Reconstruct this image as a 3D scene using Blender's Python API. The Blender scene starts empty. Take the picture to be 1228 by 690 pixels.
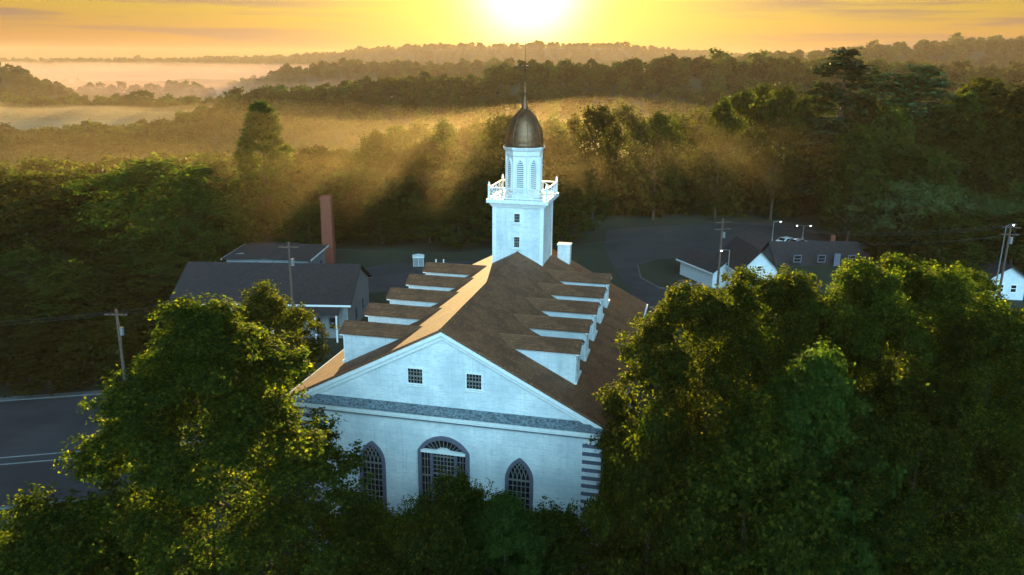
import bpy, math, random
import numpy as np
from mathutils import Vector, Matrix
R = math.radians
# ------------------------------------------------------------------ camera, sky, sun, exposure
scene = bpy.context.scene
PITCH, ROLL, CAMZ, FPX = 15.68, 0.53, 32.05, 969.15
SUN_EL, SUN_AZ = 5.0, 0.9          # degrees; azimuth measured to the right of the view axis (+Y)
EXPOSURE = 1.8
cam_d = bpy.data.cameras.new('camera'); cam = bpy.data.objects.new('camera', cam_d)
scene.collection.objects.link(cam); scene.camera = cam
cam.matrix_world = Matrix.Translation((0, 0, CAMZ)) @ Matrix.Rotation(R(90 - PITCH), 4, 'X') @ Matrix.Rotation(R(ROLL), 4, 'Z')
cam_d.sensor_width = 36; cam_d.lens = 36 * FPX / 1228
cam_d.clip_start = 0.2; cam_d.clip_end = 30000

world = bpy.data.worlds.new('World'); scene.world = world; world.use_nodes = True
wn, wl = world.node_tree.nodes, world.node_tree.links
wn.clear()
w_out = wn.new('ShaderNodeOutputWorld'); w_bg = wn.new('ShaderNodeBackground')
w_bg.inputs['Strength'].default_value = 0.1
wl.new(w_bg.outputs[0], w_out.inputs['Surface'])
sky = wn.new('ShaderNodeTexSky'); sky.sky_type = 'NISHITA'; sky.sun_disc = False
sky.sun_elevation = R(SUN_EL); sky.sun_rotation = R(SUN_AZ)
sky.altitude = 200; sky.air_density = 1.0; sky.dust_density = 2.0; sky.ozone_density = 1.5
tc = wn.new('ShaderNodeTexCoord')


class NG:
    """small helpers to write node maths"""
    def __init__(s, nt): s.n, s.l = nt.nodes, nt.links
    def put(s, sock, v):
        if isinstance(v, (int, float)): sock.default_value = v
        elif isinstance(v, (tuple, list)): sock.default_value = tuple(v) if len(v) == len(sock.default_value) else tuple(v) + (1,)
        else: s.l.new(v, sock)
    def m(s, op, a, b=0.0, c=None, clamp=False):
        x = s.n.new('ShaderNodeMath'); x.operation = op; x.use_clamp = clamp
        s.put(x.inputs[0], a); s.put(x.inputs[1], b)
        if c is not None: s.put(x.inputs[2], c)
        return x.outputs[0]
    def vm(s, op, a, b=None):
        x = s.n.new('ShaderNodeVectorMath'); x.operation = op
        s.put(x.inputs[0], a)
        if b is not None: s.put(x.inputs[1], b)
        return x.outputs['Value'] if op in ('DOT_PRODUCT', 'LENGTH') else x.outputs[0]
    def mix(s, f, a, b, bt='MIX'):
        x = s.n.new('ShaderNodeMix'); x.data_type = 'RGBA'; x.blend_type = bt; x.clamp_factor = True
        s.put(x.inputs[0], f); s.put(x.inputs[6], a); s.put(x.inputs[7], b)
        return x.outputs[2]
    def ramp(s, f, stops, interp='LINEAR'):
        x = s.n.new('ShaderNodeValToRGB'); x.color_ramp.interpolation = interp
        e = x.color_ramp.elements
        while len(e) > 1: e.remove(e[-1])
        for i, (p, c) in enumerate(stops):
            q = e[0] if i == 0 else e.new(p)
            q.position = p; q.color = tuple(c) + (1,) if len(c) == 3 else c
        s.put(x.inputs[0], f)
        return x.outputs[0]
    def mr(s, v, a, b, c=0.0, d=1.0, smooth=True):
        x = s.n.new('ShaderNodeMapRange'); x.interpolation_type = 'SMOOTHSTEP' if smooth else 'LINEAR'
        s.put(x.inputs[0], v); s.put(x.inputs[1], a); s.put(x.inputs[2], b); s.put(x.inputs[3], c); s.put(x.inputs[4], d)
        return x.outputs[0]
    def noise(s, vec, scale, detail=4, rough=0.55, out=0):
        x = s.n.new('ShaderNodeTexNoise'); s.put(x.inputs['Scale'], scale); s.put(x.inputs['Detail'], detail)
        s.put(x.inputs['Roughness'], rough)
        if vec is not None: s.l.new(vec, x.inputs['Vector'])
        return x.outputs[out]
    def scalev(s, vec, sc):
        x = s.n.new('ShaderNodeMapping'); x.inputs['Scale'].default_value = sc; s.l.new(vec, x.inputs['Vector'])
        return x.outputs[0]


W = NG(world.node_tree)
d = W.vm('NORMALIZE', tc.outputs['Generated'])
sx = wn.new('ShaderNodeSeparateXYZ'); wl.new(d, sx.inputs[0])
sunv = (math.sin(R(SUN_AZ)) * math.cos(R(SUN_EL)), math.cos(R(SUN_AZ)) * math.cos(R(SUN_EL)), math.sin(R(SUN_EL)))
mu = W.vm('DOT_PRODUCT', d, sunv)
ang = W.m('ARCCOSINE', W.m('MINIMUM', mu, 0.999999))            # radians from the sun
front = W.mr(sx.outputs['Y'], -0.35, 0.30)                         # sunrise half of the sky
# the sunrise side: orange at the horizon, yellow above, dimmer and cooler with height
low = W.ramp(W.m('MULTIPLY', sx.outputs['Z'], 2.0), [
    (0.0, (1.25, 0.50, 0.21)), (0.05, (1.42, 0.69, 0.16)), (0.11, (1.58, 1.06, 0.09)), (0.2, (1.75, 1.25, 0.12)), (0.34, (1.0, 0.70, 0.2)),
    (0.6, (0.18, 0.23, 0.30)), (1.0, (0.10, 0.19, 0.35))])
# the far side of the sky: clear morning blue, dimming towards the zenith
high = W.ramp(W.m('MULTIPLY', sx.outputs['Z'], 1.0), [
    (0.0, (0.5, 1.0, 1.4)), (0.35, (0.35, 1.0, 1.6)), (0.65, (0.16, 0.5, 1.0)), (1.0, (0.09, 0.25, 0.5))])
lobe = W.mr(W.vm('DOT_PRODUCT', d, (0.10, -0.965, 0.24)), 0.60, 1.0)  # bright lobe added low behind the camera, to light the facade
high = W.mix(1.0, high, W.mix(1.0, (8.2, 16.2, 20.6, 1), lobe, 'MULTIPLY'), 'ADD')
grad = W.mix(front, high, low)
# dimmer and redder away from the sun along the horizon
side = W.mr(ang, 0.15, 0.75)
frontonly = W.m('MULTIPLY', side, front)
grad = W.mix(W.m('MULTIPLY', frontonly, 0.45), grad, W.mix(1.0, grad, (0.72, 0.55, 0.62, 1), 'MULTIPLY'))
# thin streaks of cloud above the horizon
cv = W.scalev(d, (2.2, 2.2, 46.0))
cn = W.noise(cv, 1.7, 6, 0.6)
cm = W.m('MULTIPLY', W.mr(cn, 0.44, 0.60), W.m('MULTIPLY', W.mr(sx.outputs['Z'], 0.004, 0.02), W.mr(sx.outputs['Z'], 0.22, 0.06)))
cm = W.m('MULTIPLY', W.m('MULTIPLY', cm, W.mr(ang, 0.12, 0.34)), 0.9)
grad = W.mix(cm, grad, (0.66, 0.36, 0.34, 1))
# Nishita as the base under the coloured air
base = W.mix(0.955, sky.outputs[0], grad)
# aureole round the rising sun
g1 = W.m('MULTIPLY', W.m('EXPONENT', W.m('MULTIPLY', W.m('POWER', W.m('DIVIDE', ang, 0.056), 2.0), -1.0)), 11.0)
g2 = W.m('MULTIPLY', W.m('EXPONENT', W.m('MULTIPLY', W.m('DIVIDE', ang, 0.13), -1.0)), 2.2)
gc = W.mix(1.0, (1.0, 0.86, 0.42, 1), g1, 'MULTIPLY')
gc2 = W.mix(1.0, (1.0, 0.74, 0.12, 1), g2, 'MULTIPLY')
total = W.mix(1.0, W.mix(1.0, base, gc, 'ADD'), gc2, 'ADD')
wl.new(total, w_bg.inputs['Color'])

sun_d = bpy.data.lights.new('sun', 'SUN'); sun = bpy.data.objects.new('sun', sun_d)
scene.collection.objects.link(sun)
sun_d.energy = 5.0; sun_d.angle = R(0.55); sun_d.color = (1.0, 0.72, 0.31)
sun.rotation_euler = Vector(sunv).to_track_quat('Z', 'Y').to_euler()

scene.view_settings.view_transform = 'Standard'; scene.view_settings.look = 'None'
scene.view_settings.exposure = EXPOSURE; scene.view_settings.gamma = 1.0
scene.view_settings.use_curve_mapping = False
scene.render.engine = 'CYCLES'
cy = scene.cycles
cy.use_denoising = True
cy.max_bounces = 5; cy.diffuse_bounces = 3; cy.glossy_bounces = 2; cy.transmission_bounces = 3; cy.volume_bounces = 1
cy.transparent_max_bounces = 8; cy.sample_clamp_indirect = 4.0; cy.sample_clamp_direct = 12.0
cy.caustics_reflective = False; cy.caustics_refractive = False

HAZE_DENSITY, HAZE_G = 0.00008, 0.12

# ------------------------------------------------------------------ helpers
_cp, _sp, _cr, _sr = math.cos(R(PITCH)), math.sin(R(PITCH)), math.cos(R(ROLL)), math.sin(R(ROLL))
def ray(u, v):
    """world direction through photo pixel (u, v), scaled so that Y = 1"""
    x, y = u - 614, v - 345
    x, y = x * _cr + y * _sr, -x * _sr + y * _cr
    x /= FPX; up = -y / FPX
    Y = _cp + up * _sp; Z = up * _cp - _sp
    return x / Y, Z / Y
def P(u, v, Y):
    a, b = ray(u, v); return Vector((a * Y, Y, CAMZ + b * Y))
def G(u, v, z=0.0):
    a, b = ray(u, v); Y = (z - CAMZ) / b; return Vector((a * Y, Y, z))

C = scene.collection
def link(o, parent=None):
    C.objects.link(o)
    if parent is not None: o.parent = parent
    return o
def tag(o, label=None, cat=None, group=None, kind=None):
    if label: o['label'] = label
    if cat: o['category'] = cat
    if group: o['group'] = group
    if kind: o['kind'] = kind
    return o
def thing(name, label, cat, loc=(0, 0, 0), rz=0.0, group=None):
    o = bpy.data.objects.new(name, None); link(o); o.empty_display_size = 0.5
    o.location = loc; o.rotation_euler = (0, 0, rz)
    return tag(o, label, cat, group)
def kids(o): return [c for c in list(C.objects) if c.parent == o]
def copy_tree(o, cache={}, parent=None):
    c = o.copy(); C.objects.link(c)
    if parent is not None: c.parent = parent
    for ch in o.children: copy_tree(ch, parent=c)
    return c


class MB:
    def __init__(s): s.v, s.f, s.mi = [], [], []
    def add(s, vs, fs, mi=0):
        k = len(s.v); s.v += [tuple(p) for p in vs]; s.f += [tuple(i + k for i in f) for f in fs]; s.mi += [mi] * len(fs)
    def box(s, x0, x1, y0, y1, z0, z1, mi=0):
        s.add([(x0, y0, z0), (x1, y0, z0), (x1, y1, z0), (x0, y1, z0), (x0, y0, z1), (x1, y0, z1), (x1, y1, z1), (x0, y1, z1)],
              [(0, 3, 2, 1), (4, 5, 6, 7), (0, 1, 5, 4), (1, 2, 6, 5), (2, 3, 7, 6), (3, 0, 4, 7)], mi)
    def prism(s, poly, y0, y1, mi=0):
        """polygon in (x, z), extruded along y; counter-clockwise seen from -y"""
        n = len(poly)
        s.add([(x, y0, z) for x, z in poly] + [(x, y1, z) for x, z in poly],
              [tuple(range(n)), tuple(range(2 * n - 1, n - 1, -1))] + [(i, i + n, (i + 1) % n + n, (i + 1) % n) for i in range(n)], mi)
    def vprism(s, poly, z0, z1, mi=0):
        n = len(poly)
        s.add([(x, y, z0) for x, y in poly] + [(x, y, z1) for x, y in poly],
              [tuple(range(n - 1, -1, -1)), tuple(range(n, 2 * n))] + [(i, (i + 1) % n, (i + 1) % n + n, i + n) for i in range(n)], mi)
    def tube(s, pts, rad, n=8, mi=0, cap=True):
        rings = []; pts = [Vector(p) for p in pts]
        k0 = len(s.v)
        for i, p in enumerate(pts):
            t = (pts[min(i + 1, len(pts) - 1)] - pts[max(i - 1, 0)]).normalized()
            a = t.cross(Vector((0, 0, 1)) if abs(t.z) < 0.9 else Vector((1, 0, 0))).normalized(); b = t.cross(a)
            r = rad[i] if isinstance(rad, (list, tuple)) else rad
            for j in range(n):
                q = 2 * math.pi * j / n
                s.v.append(tuple(p + (a * math.cos(q) + b * math.sin(q)) * r))
        for i in range(len(pts) - 1):
            for j in range(n):
                s.f.append((k0 + i * n + j, k0 + i * n + (j + 1) % n, k0 + (i + 1) * n + (j + 1) % n, k0 + (i + 1) * n + j)); s.mi.append(mi)
        if cap:
            s.f.append(tuple(k0 + j for j in range(n - 1, -1, -1))); s.f.append(tuple(k0 + (len(pts) - 1) * n + j for j in range(n))); s.mi += [mi] * 2
    def lathe(s, prof, n=24, cx=0, cy=0, mi=0, phase=0.0):
        k0 = len(s.v)
        for r, z in prof:
            for j in range(n):
                q = 2 * math.pi * (j + phase) / n
                s.v.append((cx + r * math.cos(q), cy + r * math.sin(q), z))
        for i in range(len(prof) - 1):
            for j in range(n):
                s.f.append((k0 + i * n + j, k0 + i * n + (j + 1) % n, k0 + (i + 1) * n + (j + 1) % n, k0 + (i + 1) * n + j)); s.mi.append(mi)
        s.f.append(tuple(k0 + j for j in range(n - 1, -1, -1))); s.f.append(tuple(k0 + (len(prof) - 1) * n + j for j in range(n))); s.mi += [mi] * 2
    def ribbon(s, pts, w, y0, y1, mi=0, closed=False):
        """a flat bar following a 2-D (x, z) polyline, thickness from y0 to y1"""
        n = len(pts); L, Rr = [], []
        for i, p in enumerate(pts):
            a = pts[i - 1] if (i > 0 or closed) else p; b = pts[(i + 1) % n] if (i < n - 1 or closed) else p
            t1 = Vector((p[0] - a[0], p[1] - a[1])); t2 = Vector((b[0] - p[0], b[1] - p[1]))
            t1 = t1.normalized() if t1.length > 1e-6 else t2.normalized(); t2 = t2.normalized() if t2.length > 1e-6 else t1
            m = (t1 + t2).normalized(); nn = Vector((-m.y, m.x)); k = w / 2 / max(0.35, nn.dot(Vector((-t1.y, t1.x))))
            L.append((p[0] + nn.x * k, p[1] + nn.y * k)); Rr.append((p[0] - nn.x * k, p[1] - nn.y * k))
        for i in range(n if closed else n - 1):
            j = (i + 1) % n
            a, b, c, e = Rr[i], Rr[j], L[j], L[i]
            s.prism([a, b, c, e], y0, y1, mi)
    def build(s, name, mats, parent=None, smooth=False, loc=None, rot=None):
        me = bpy.data.meshes.new(name); me.from_pydata(s.v, [], s.f); me.update()
        for m in (mats if isinstance(mats, (list, tuple)) else [mats]): me.materials.append(m)
        me.polygons.foreach_set('material_index', s.mi)
        if smooth: me.polygons.foreach_set('use_smooth', [True] * len(s.f))
        o = bpy.data.objects.new(name, me); link(o, parent)
        if loc: o.location = loc
        if rot: o.rotation_euler = rot
        return o


# ------------------------------------------------------------------ materials
def newmat(name):
    m = bpy.data.materials.new(name); m.use_nodes = True; nt = m.node_tree
    b = nt.nodes['Principled BSDF']; return m, NG(nt), b, nt
def coords(nt, kind='Object'):
    t = nt.nodes.new('ShaderNodeTexCoord'); return t.outputs[kind]
def bump(ng, b, h, strength=0.4, dist=0.02):
    x = ng.n.new('ShaderNodeBump'); x.inputs['Strength'].default_value = strength; x.inputs['Distance'].default_value = dist
    ng.l.new(h, x.inputs['Height']); ng.l.new(x.outputs[0], b.inputs['Normal'])
def simple(name, col, rough=0.6, var=0.12, scale=3.0, metal=0.0, bmp=0.0):
    m, g, b, nt = newmat(name)
    n = g.noise(coords(nt), scale, 5)
    lo = tuple(c * (1 - var) for c in col); hi = tuple(min(1, c * (1 + var)) for c in col)
    g.put(b.inputs['Base Color'], g.mix(g.mr(n, 0.3, 0.7), lo, hi))
    b.inputs['Roughness'].default_value = rough; b.inputs['Metallic'].default_value = metal
    if bmp: bump(g, b, g.noise(coords(nt), scale * 6, 5), bmp, 0.02)
    return m
def mat_stucco():
    m, g, b, nt = newmat('white_stucco'); c = coords(nt)
    n1 = g.noise(c, 0.5, 6, 0.6); n2 = g.noise(g.scalev(c, (1.2, 1.2, 5.0)), 2.2, 5, 0.65)
    br = nt.nodes.new('ShaderNodeTexBrick'); br.inputs['Scale'].default_value = 1.0
    sp = nt.nodes.new('ShaderNodeSeparateXYZ'); nt.links.new(c, sp.inputs[0])
    cb = nt.nodes.new('ShaderNodeCombineXYZ'); nt.links.new(g.m('ADD', sp.outputs[0], sp.outputs[1]), cb.inputs[0]); nt.links.new(sp.outputs[2], cb.inputs[1])
    nt.links.new(cb.outputs[0], br.inputs['Vector'])
    br.inputs['Brick Width'].default_value = 0.95; br.inputs['Row Height'].default_value = 0.36; br.inputs['Mortar Size'].default_value = 0.012
    br.inputs['Color1'].default_value = (1, 1, 1, 1); br.inputs['Color2'].default_value = (0.90, 0.92, 0.93, 1); br.inputs['Mortar'].default_value = (0.74, 0.75, 0.77, 1)
    col = g.mix(g.mr(n1, 0.3, 0.72), (0.56, 0.60, 0.62), (0.84, 0.84, 0.82))
    col = g.mix(g.m('MULTIPLY', g.mr(n2, 0.45, 0.7), 0.55), col, (0.46, 0.48, 0.49))
    st = g.noise(g.scalev(c, (3.0, 3.0, 0.22)), 1.6, 5, 0.7)
    col = g.mix(g.m('MULTIPLY', g.mr(st, 0.5, 0.72), 0.42), col, (0.42, 0.43, 0.42))
    col = g.mix(0.65, col, g.mix(1.0, col, br.outputs[0], 'MULTIPLY'))
    g.put(b.inputs['Base Color'], col); b.inputs['Roughness'].default_value = 0.85
    bump(g, b, g.m('ADD', g.m('MULTIPLY', n2, 0.5), g.noise(c, 9, 6)), 0.35, 0.02)
    return m
def mat_shingle(name, c0, c1, wx=0.30, rh=0.16, axis='roof'):
    """rows of shingles; row direction is local y, rows step down the local x slope"""
    m, g, b, nt = newmat(name); c = coords(nt)
    sp = nt.nodes.new('ShaderNodeSeparateXYZ'); nt.links.new(c, sp.inputs[0])
    cb = nt.nodes.new('ShaderNodeCombineXYZ')
    a, e = (1, 2) if axis == 'roof' else (0, 2)
    nt.links.new(sp.outputs[a], cb.inputs[0]); nt.links.new(sp.outputs[e], cb.inputs[1])
    br = nt.nodes.new('ShaderNodeTexBrick'); br.inputs['Scale'].default_value = 1.0; nt.links.new(cb.outputs[0], br.inputs['Vector'])
    br.inputs['Brick Width'].default_value = wx; br.inputs['Row Height'].default_value = rh * (0.46 if axis == 'roof' else 1)
    br.inputs['Mortar Size'].default_value = 0.009; br.inputs['Bias'].default_value = 0.0
    br.inputs['Color1'].default_value = c0 + (1,); br.inputs['Color2'].default_value = c1 + (1,)
    br.inputs['Mortar'].default_value = tuple(x * 0.55 for x in c0) + (1,)
    n1 = g.noise(c, 0.8, 6, 0.65); n2 = g.noise(c, 5.0, 4, 0.7)
    col = g.mix(g.m('MULTIPLY', g.mr(n1, 0.42, 0.62), 0.8), br.outputs[0], tuple(x * 0.55 for x in c0))
    col = g.mix(g.m('MULTIPLY', g.mr(n2, 0.5, 0.75), 0.5), col, tuple(min(1, x * 1.7) for x in c1))
    g.put(b.inputs['Base Color'], col); b.inputs['Roughness'].default_value = 0.8
    bump(g, b, g.m('ADD', br.outputs[1], g.m('MULTIPLY', n2, -0.6)), 0.6, -0.03)
    return m
def mat_brick(name, c0, c1):
    m, g, b, nt = newmat(name); c = coords(nt)
    sp = nt.nodes.new('ShaderNodeSeparateXYZ'); nt.links.new(c, sp.inputs[0]); cb = nt.nodes.new('ShaderNodeCombineXYZ')
    nt.links.new(g.m('ADD', sp.outputs[0], sp.outputs[1]), cb.inputs[0]); nt.links.new(sp.outputs[2], cb.inputs[1])
    br = nt.nodes.new('ShaderNodeTexBrick'); br.inputs['Scale'].default_value = 4.0; nt.links.new(cb.outputs[0], br.inputs['Vector'])
    br.inputs['Color1'].default_value = c0 + (1,); br.inputs['Color2'].default_value = c1 + (1,); br.inputs['Mortar'].default_value = (0.09, 0.06, 0.05, 1)
    g.put(b.inputs['Base Color'], br.outputs[0]); b.inputs['Roughness'].default_value = 0.9
    return m
def mat_leaf(name, cols, trans=0.35, tcol=1.6, hue=(0.478, 0.535), val=(0.55, 1.55)):
    m, g, b, nt = newmat(name)
    geo = nt.nodes.new('ShaderNodeNewGeometry')
    oi = nt.nodes.new('ShaderNodeObjectInfo')
    big = g.noise(coords(nt), 0.35, 3)
    f = g.m('ADD', g.m('MULTIPLY', geo.outputs['Random Per Island'], 0.6), g.m('MULTIPLY', big, 0.45))
    k = len(cols); col = g.ramp(f, [(i / (k - 1), c) for i, c in enumerate(cols)])
    hs = nt.nodes.new('ShaderNodeHueSaturation')
    g.put(hs.inputs['Hue'], g.mr(oi.outputs['Random'], 0, 1, hue[0], hue[1], False)); g.put(hs.inputs['Value'], g.mr(oi.outputs['Random'], 0, 1, val[0], val[1], False))
    g.put(hs.inputs['Color'], col); col = hs.outputs[0]
    b.inputs['Roughness'].default_value = 0.7; g.put(b.inputs['Base Color'], col)
    b.inputs['Specular IOR Level'].default_value = 0.04
    tr = nt.nodes.new('ShaderNodeBsdfTranslucent')
    g.put(tr.inputs['Color'], g.mix(1.0, col, (tcol * 1.35, tcol * 1.25, tcol * 0.5, 1), 'MULTIPLY'))
    mx = nt.nodes.new('ShaderNodeMixShader'); mx.inputs[0].default_value = trans
    nt.links.new(b.outputs[0], mx.inputs[1]); nt.links.new(tr.outputs[0], mx.inputs[2])
    nt.links.new(mx.outputs[0], nt.nodes['Material Output'].inputs['Surface'])
    return m
def mat_emit(name, col, s):
    m, g, b, nt = newmat(name); b.inputs['Base Color'].default_value = col + (1,)
    b.inputs['Emission Color'].default_value = col + (1,); b.inputs['Emission Strength'].default_value = s
    return m
def mat_volume(name, col, density, g_):
    m = bpy.data.materials.new(name); m.use_nodes = True; nt = m.node_tree; nt.nodes.clear()
    o = nt.nodes.new('ShaderNodeOutputMaterial'); v = nt.nodes.new('ShaderNodeVolumePrincipled')
    v.inputs['Color'].default_value = col + (1,); v.inputs['Density'].default_value = density; v.inputs['Anisotropy'].default_value = g_
    nt.links.new(v.outputs[0], o.inputs['Volume'])
    return m

M_STUCCO = mat_stucco()
M_TRIM = simple('white_painted_wood', (0.78, 0.78, 0.76), 0.5, 0.06, 4)
M_ROOF = mat_shingle('brown_wood_shingles', (0.20, 0.078, 0.032), (0.29, 0.125, 0.052), 0.15, 0.12)
M_DROOF = mat_shingle('brown_dormer_shingles', (0.17, 0.066, 0.028), (0.25, 0.105, 0.044), 0.9, 0.06, axis='x')
M_LEDGE = simple('weathered_slate_ledge', (0.12, 0.15, 0.17), 0.7, 0.6, 7, bmp=0.5)
M_LEAD = simple('grey_metal_flashing', (0.14, 0.15, 0.17), 0.45, 0.2, 5)
M_FRAME = simple('grey_painted_window_surround', (0.12, 0.115, 0.15), 0.6, 0.15, 5)
M_MUNT = simple('cream_muntin_paint', (0.17, 0.155, 0.14), 0.6, 0.1, 5)
M_GLASS = simple('dark_window_glass', (0.012, 0.014, 0.018), 0.08, 0.2, 2)
M_QUOIN = simple('slate_blue_quoin_paint', (0.10, 0.10, 0.14), 0.7, 0.15, 6)
M_DOME = simple('weathered_copper_dome', (0.17, 0.075, 0.030), 0.36, 0.3, 3, metal=0.45)
M_IRON = simple('dark_iron', (0.05, 0.045, 0.04), 0.5, 0.2, 6, metal=0.6)
M_GOLD = simple('gilded_vane', (0.6, 0.4, 0.12), 0.35, 0.1, 6, metal=1.0)
M_BRICK = mat_brick('red_brick', (0.24, 0.045, 0.018), (0.17, 0.035, 0.015))
M_WOODPOLE = simple('creosoted_pole_wood', (0.09, 0.06, 0.045), 0.85, 0.25, 6)
M_STEEL = simple('galvanised_steel', (0.30, 0.31, 0.32), 0.45, 0.15, 6, metal=0.7)
M_DARKROOF = simple('charcoal_asphalt_shingles', (0.028, 0.020, 0.021), 0.9, 0.25, 2.5, bmp=0.4)
M_GREYSIDING = simple('grey_siding', (0.20, 0.21, 0.22), 0.7, 0.1, 2)
M_SIDING = simple('pale_siding', (0.60, 0.62, 0.64), 0.6, 0.08, 2)
M_LAMP = mat_emit('lit_lamp', (1.0, 0.93, 0.82), 40)
M_WIRE = simple('black_cable', (0.02, 0.02, 0.02), 0.6, 0.1, 5)
M_BARK = simple('rough_bark', (0.085, 0.062, 0.045), 0.95, 0.35, 5, bmp=0.8)
M_CARD = simple('dark_car_paint', (0.03, 0.035, 0.045), 0.25, 0.1, 1)
M_CARW = simple('white_car_paint', (0.7, 0.7, 0.7), 0.3, 0.03, 1)
M_TYRE = simple('tyre_rubber', (0.02, 0.02, 0.02), 0.9, 0.1, 8)
M_LEAF_NEAR = mat_leaf('maple_leaves', [(0.006, 0.012, 0.003), (0.012, 0.024, 0.004), (0.026, 0.038, 0.005), (0.095, 0.100, 0.011)], 0.52, 5.2, (0.488, 0.508), (0.8, 1.2))
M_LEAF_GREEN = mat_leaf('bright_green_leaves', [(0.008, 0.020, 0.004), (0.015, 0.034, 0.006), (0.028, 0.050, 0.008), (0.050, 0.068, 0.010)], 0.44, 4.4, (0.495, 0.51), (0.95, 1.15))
M_LEAF_MID = mat_leaf('woodland_leaves', [(0.009, 0.015, 0.004), (0.015, 0.024, 0.005), (0.026, 0.034, 0.006), (0.042, 0.046, 0.008)], 0.42, 4.2)
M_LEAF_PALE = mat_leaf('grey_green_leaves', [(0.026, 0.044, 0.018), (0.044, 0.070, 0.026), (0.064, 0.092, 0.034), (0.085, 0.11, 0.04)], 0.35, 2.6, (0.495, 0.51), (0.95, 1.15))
M_NEEDLE = mat_leaf('spruce_needles', [(0.018, 0.040, 0.018), (0.028, 0.055, 0.022), (0.04, 0.07, 0.026)], 0.18)

# ------------------------------------------------------------------ terrain
RIDGES = [  # distance, half-width, canopy height, [(u, v of the tree tops in the photo)]
    (760, 115, 15, [(-900, 170), (-200, 166), (0, 160), (70, 156), (150, 152), (192, 143), (226, 134), (264, 121), (294, 109), (339, 103), (377, 104), (414, 98), (475, 94), (551, 93), (581, 88), (598, 78), (626, 74), (694, 75), (739, 73), (820, 68), (883, 69), (959, 71), (1072, 74), (1147, 76), (1228, 79), (1700, 79)]),
    (1080, 95, 18, [(-900, 118), (0, 120), (60, 117), (100, 117), (140, 113), (200, 116), (280, 116), (330, 118), (420, 128), (2000, 140)]),
    (1380, 100, 16, [(-900, 66), (-40, 74), (10, 79), (28, 84), (45, 94), (65, 98), (84, 108), (105, 122), (140, 150), (2000, 160)]),
    (1850, 180, 18, [(-900, 180), (250, 120), (280, 106), (305, 96), (340, 84), (380, 76), (420, 74), (500, 76), (560, 74), (640, 78), (700, 90), (2000, 120)]),
    (1650, 180, 18, [(-900, 200), (700, 110), (800, 78), (870, 70), (900, 67), (940, 64), (1000, 60), (1080, 54), (1110, 49), (1160, 47), (1228, 46), (1700, 46)]),
    (1560, 60, 15, [(-1500, 120), (60, 118), (100, 112), (115, 104), (150, 102), (185, 105), (215, 101), (245, 106), (262, 116), (300, 130), (2000, 150)]),
    (2250, 90, 18, [(-1500, 100), (-60, 96), (20, 92), (60, 94), (130, 88), (190, 90), (230, 86), (280, 88), (330, 96), (2000, 110)]),
    (4300, 500, 14, [(-1500, 74), (0, 73), (100, 74), (200, 72), (330, 70), (400, 66), (430, 61), (480, 58), (560, 55), (620, 55), (740, 55), (790, 60), (860, 65), (900, 67), (1700, 68)]),
]
_prep = []
for D, w, can, pr in RIDGES:
    q = [(ray(u, v)[0], CAMZ + ray(u, v)[1] * D - can) for u, v in pr]
    _prep.append((D, w, np.array([a for a, _ in q]), np.array([b for _, b in q])))
def sstep(a, b, x):
    t = np.clip((x - a) / (b - a), 0, 1); return t * t * (3 - 2 * t)
def wob(x, y, s, seed):
    return (np.sin(x / s + seed) * np.cos(y / s * 1.3 + seed * 2.1) + 0.6 * np.sin(x / s * 2.3 + y / s * 1.7 + seed * 3.3) + 0.35 * np.sin(x / s * 4.9 - y / s * 4.1 + seed)) / 1.9
def height(x, y):
    x = np.asarray(x, float); y = np.asarray(y, float)
    d = np.hypot(x, y); yy = np.maximum(y, 1.0); az = np.where(y > 1, x / yy, 9 * np.sign(x))
    fr = sstep(0.0, 0.35, y / np.maximum(d, 1))
    valley = -sstep(192, 400, d + 8 * wob(x, y, 90, 1.0)) * 66 * fr
    h = valley + (d > 300) * 5 * wob(x, y, 130, 2.0) * sstep(300, 500, d)
    rise = sstep(60, 130, x) * sstep(120, 190, y) * (1 - sstep(260, 400, d)) * 7
    h = h + rise
    for D, w, a, z in _prep:
        zt = np.interp(az, a, z)
        Dd = D + 0.05 * D * wob(x, x * 0, 210, D)
        k = np.exp(-np.abs((y - Dd) / w) ** 2.2) * fr
        h = np.maximum(h, h + (zt - h) * k)
    return h
M_GRASS, _g, _b, _nt = newmat('grass_ground')
_c = coords(_nt); _n = _g.noise(_c, 0.06, 6, 0.6); _n2 = _g.noise(_c, 1.2, 5, 0.7)
_col = _g.mix(_g.mr(_n, 0.35, 0.68), (0.012, 0.020, 0.007), (0.026, 0.033, 0.012))
_g.put(_b.inputs['Base Color'], _g.mix(_g.m('MULTIPLY', _g.mr(_n2, 0.4, 0.7), 0.5), _col, (0.009, 0.014, 0.005))); _b.inputs['Roughness'].default_value = 0.95
bump(_g, _b, _n2, 0.6, 0.1)
def make_ground():
    rr = np.concatenate([[0.0], np.geomspace(4, 240, 40), np.geomspace(250, 6000, 190)])
    aa = np.concatenate([np.linspace(-48, 48, 420), np.linspace(50, 310, 90)]); aa = np.radians(aa); na = len(aa)
    X = rr[1:, None] * np.sin(aa)[None]; Y = rr[1:, None] * np.cos(aa)[None]; Z = height(X, Y)
    v = np.concatenate([[[0, 0, 0]], np.stack([X, Y, Z], -1).reshape(-1, 3)])
    f = [(0, 1 + (j + 1) % na, 1 + j) for j in range(na)]
    for i in range(len(rr) - 2):
        b0, b1 = 1 + i * na, 1 + (i + 1) * na
        f += [(b0 + j, b0 + (j + 1) % na, b1 + (j + 1) % na, b1 + j) for j in range(na)]
    me = bpy.data.meshes.new('ground'); me.from_pydata(v.tolist(), [], f); me.update(); me.materials.append(M_GRASS)
    me.polygons.foreach_set('use_smooth', [True] * len(f))
    return tag(link(bpy.data.objects.new('ground', me)), kind='structure')
make_ground()

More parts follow.
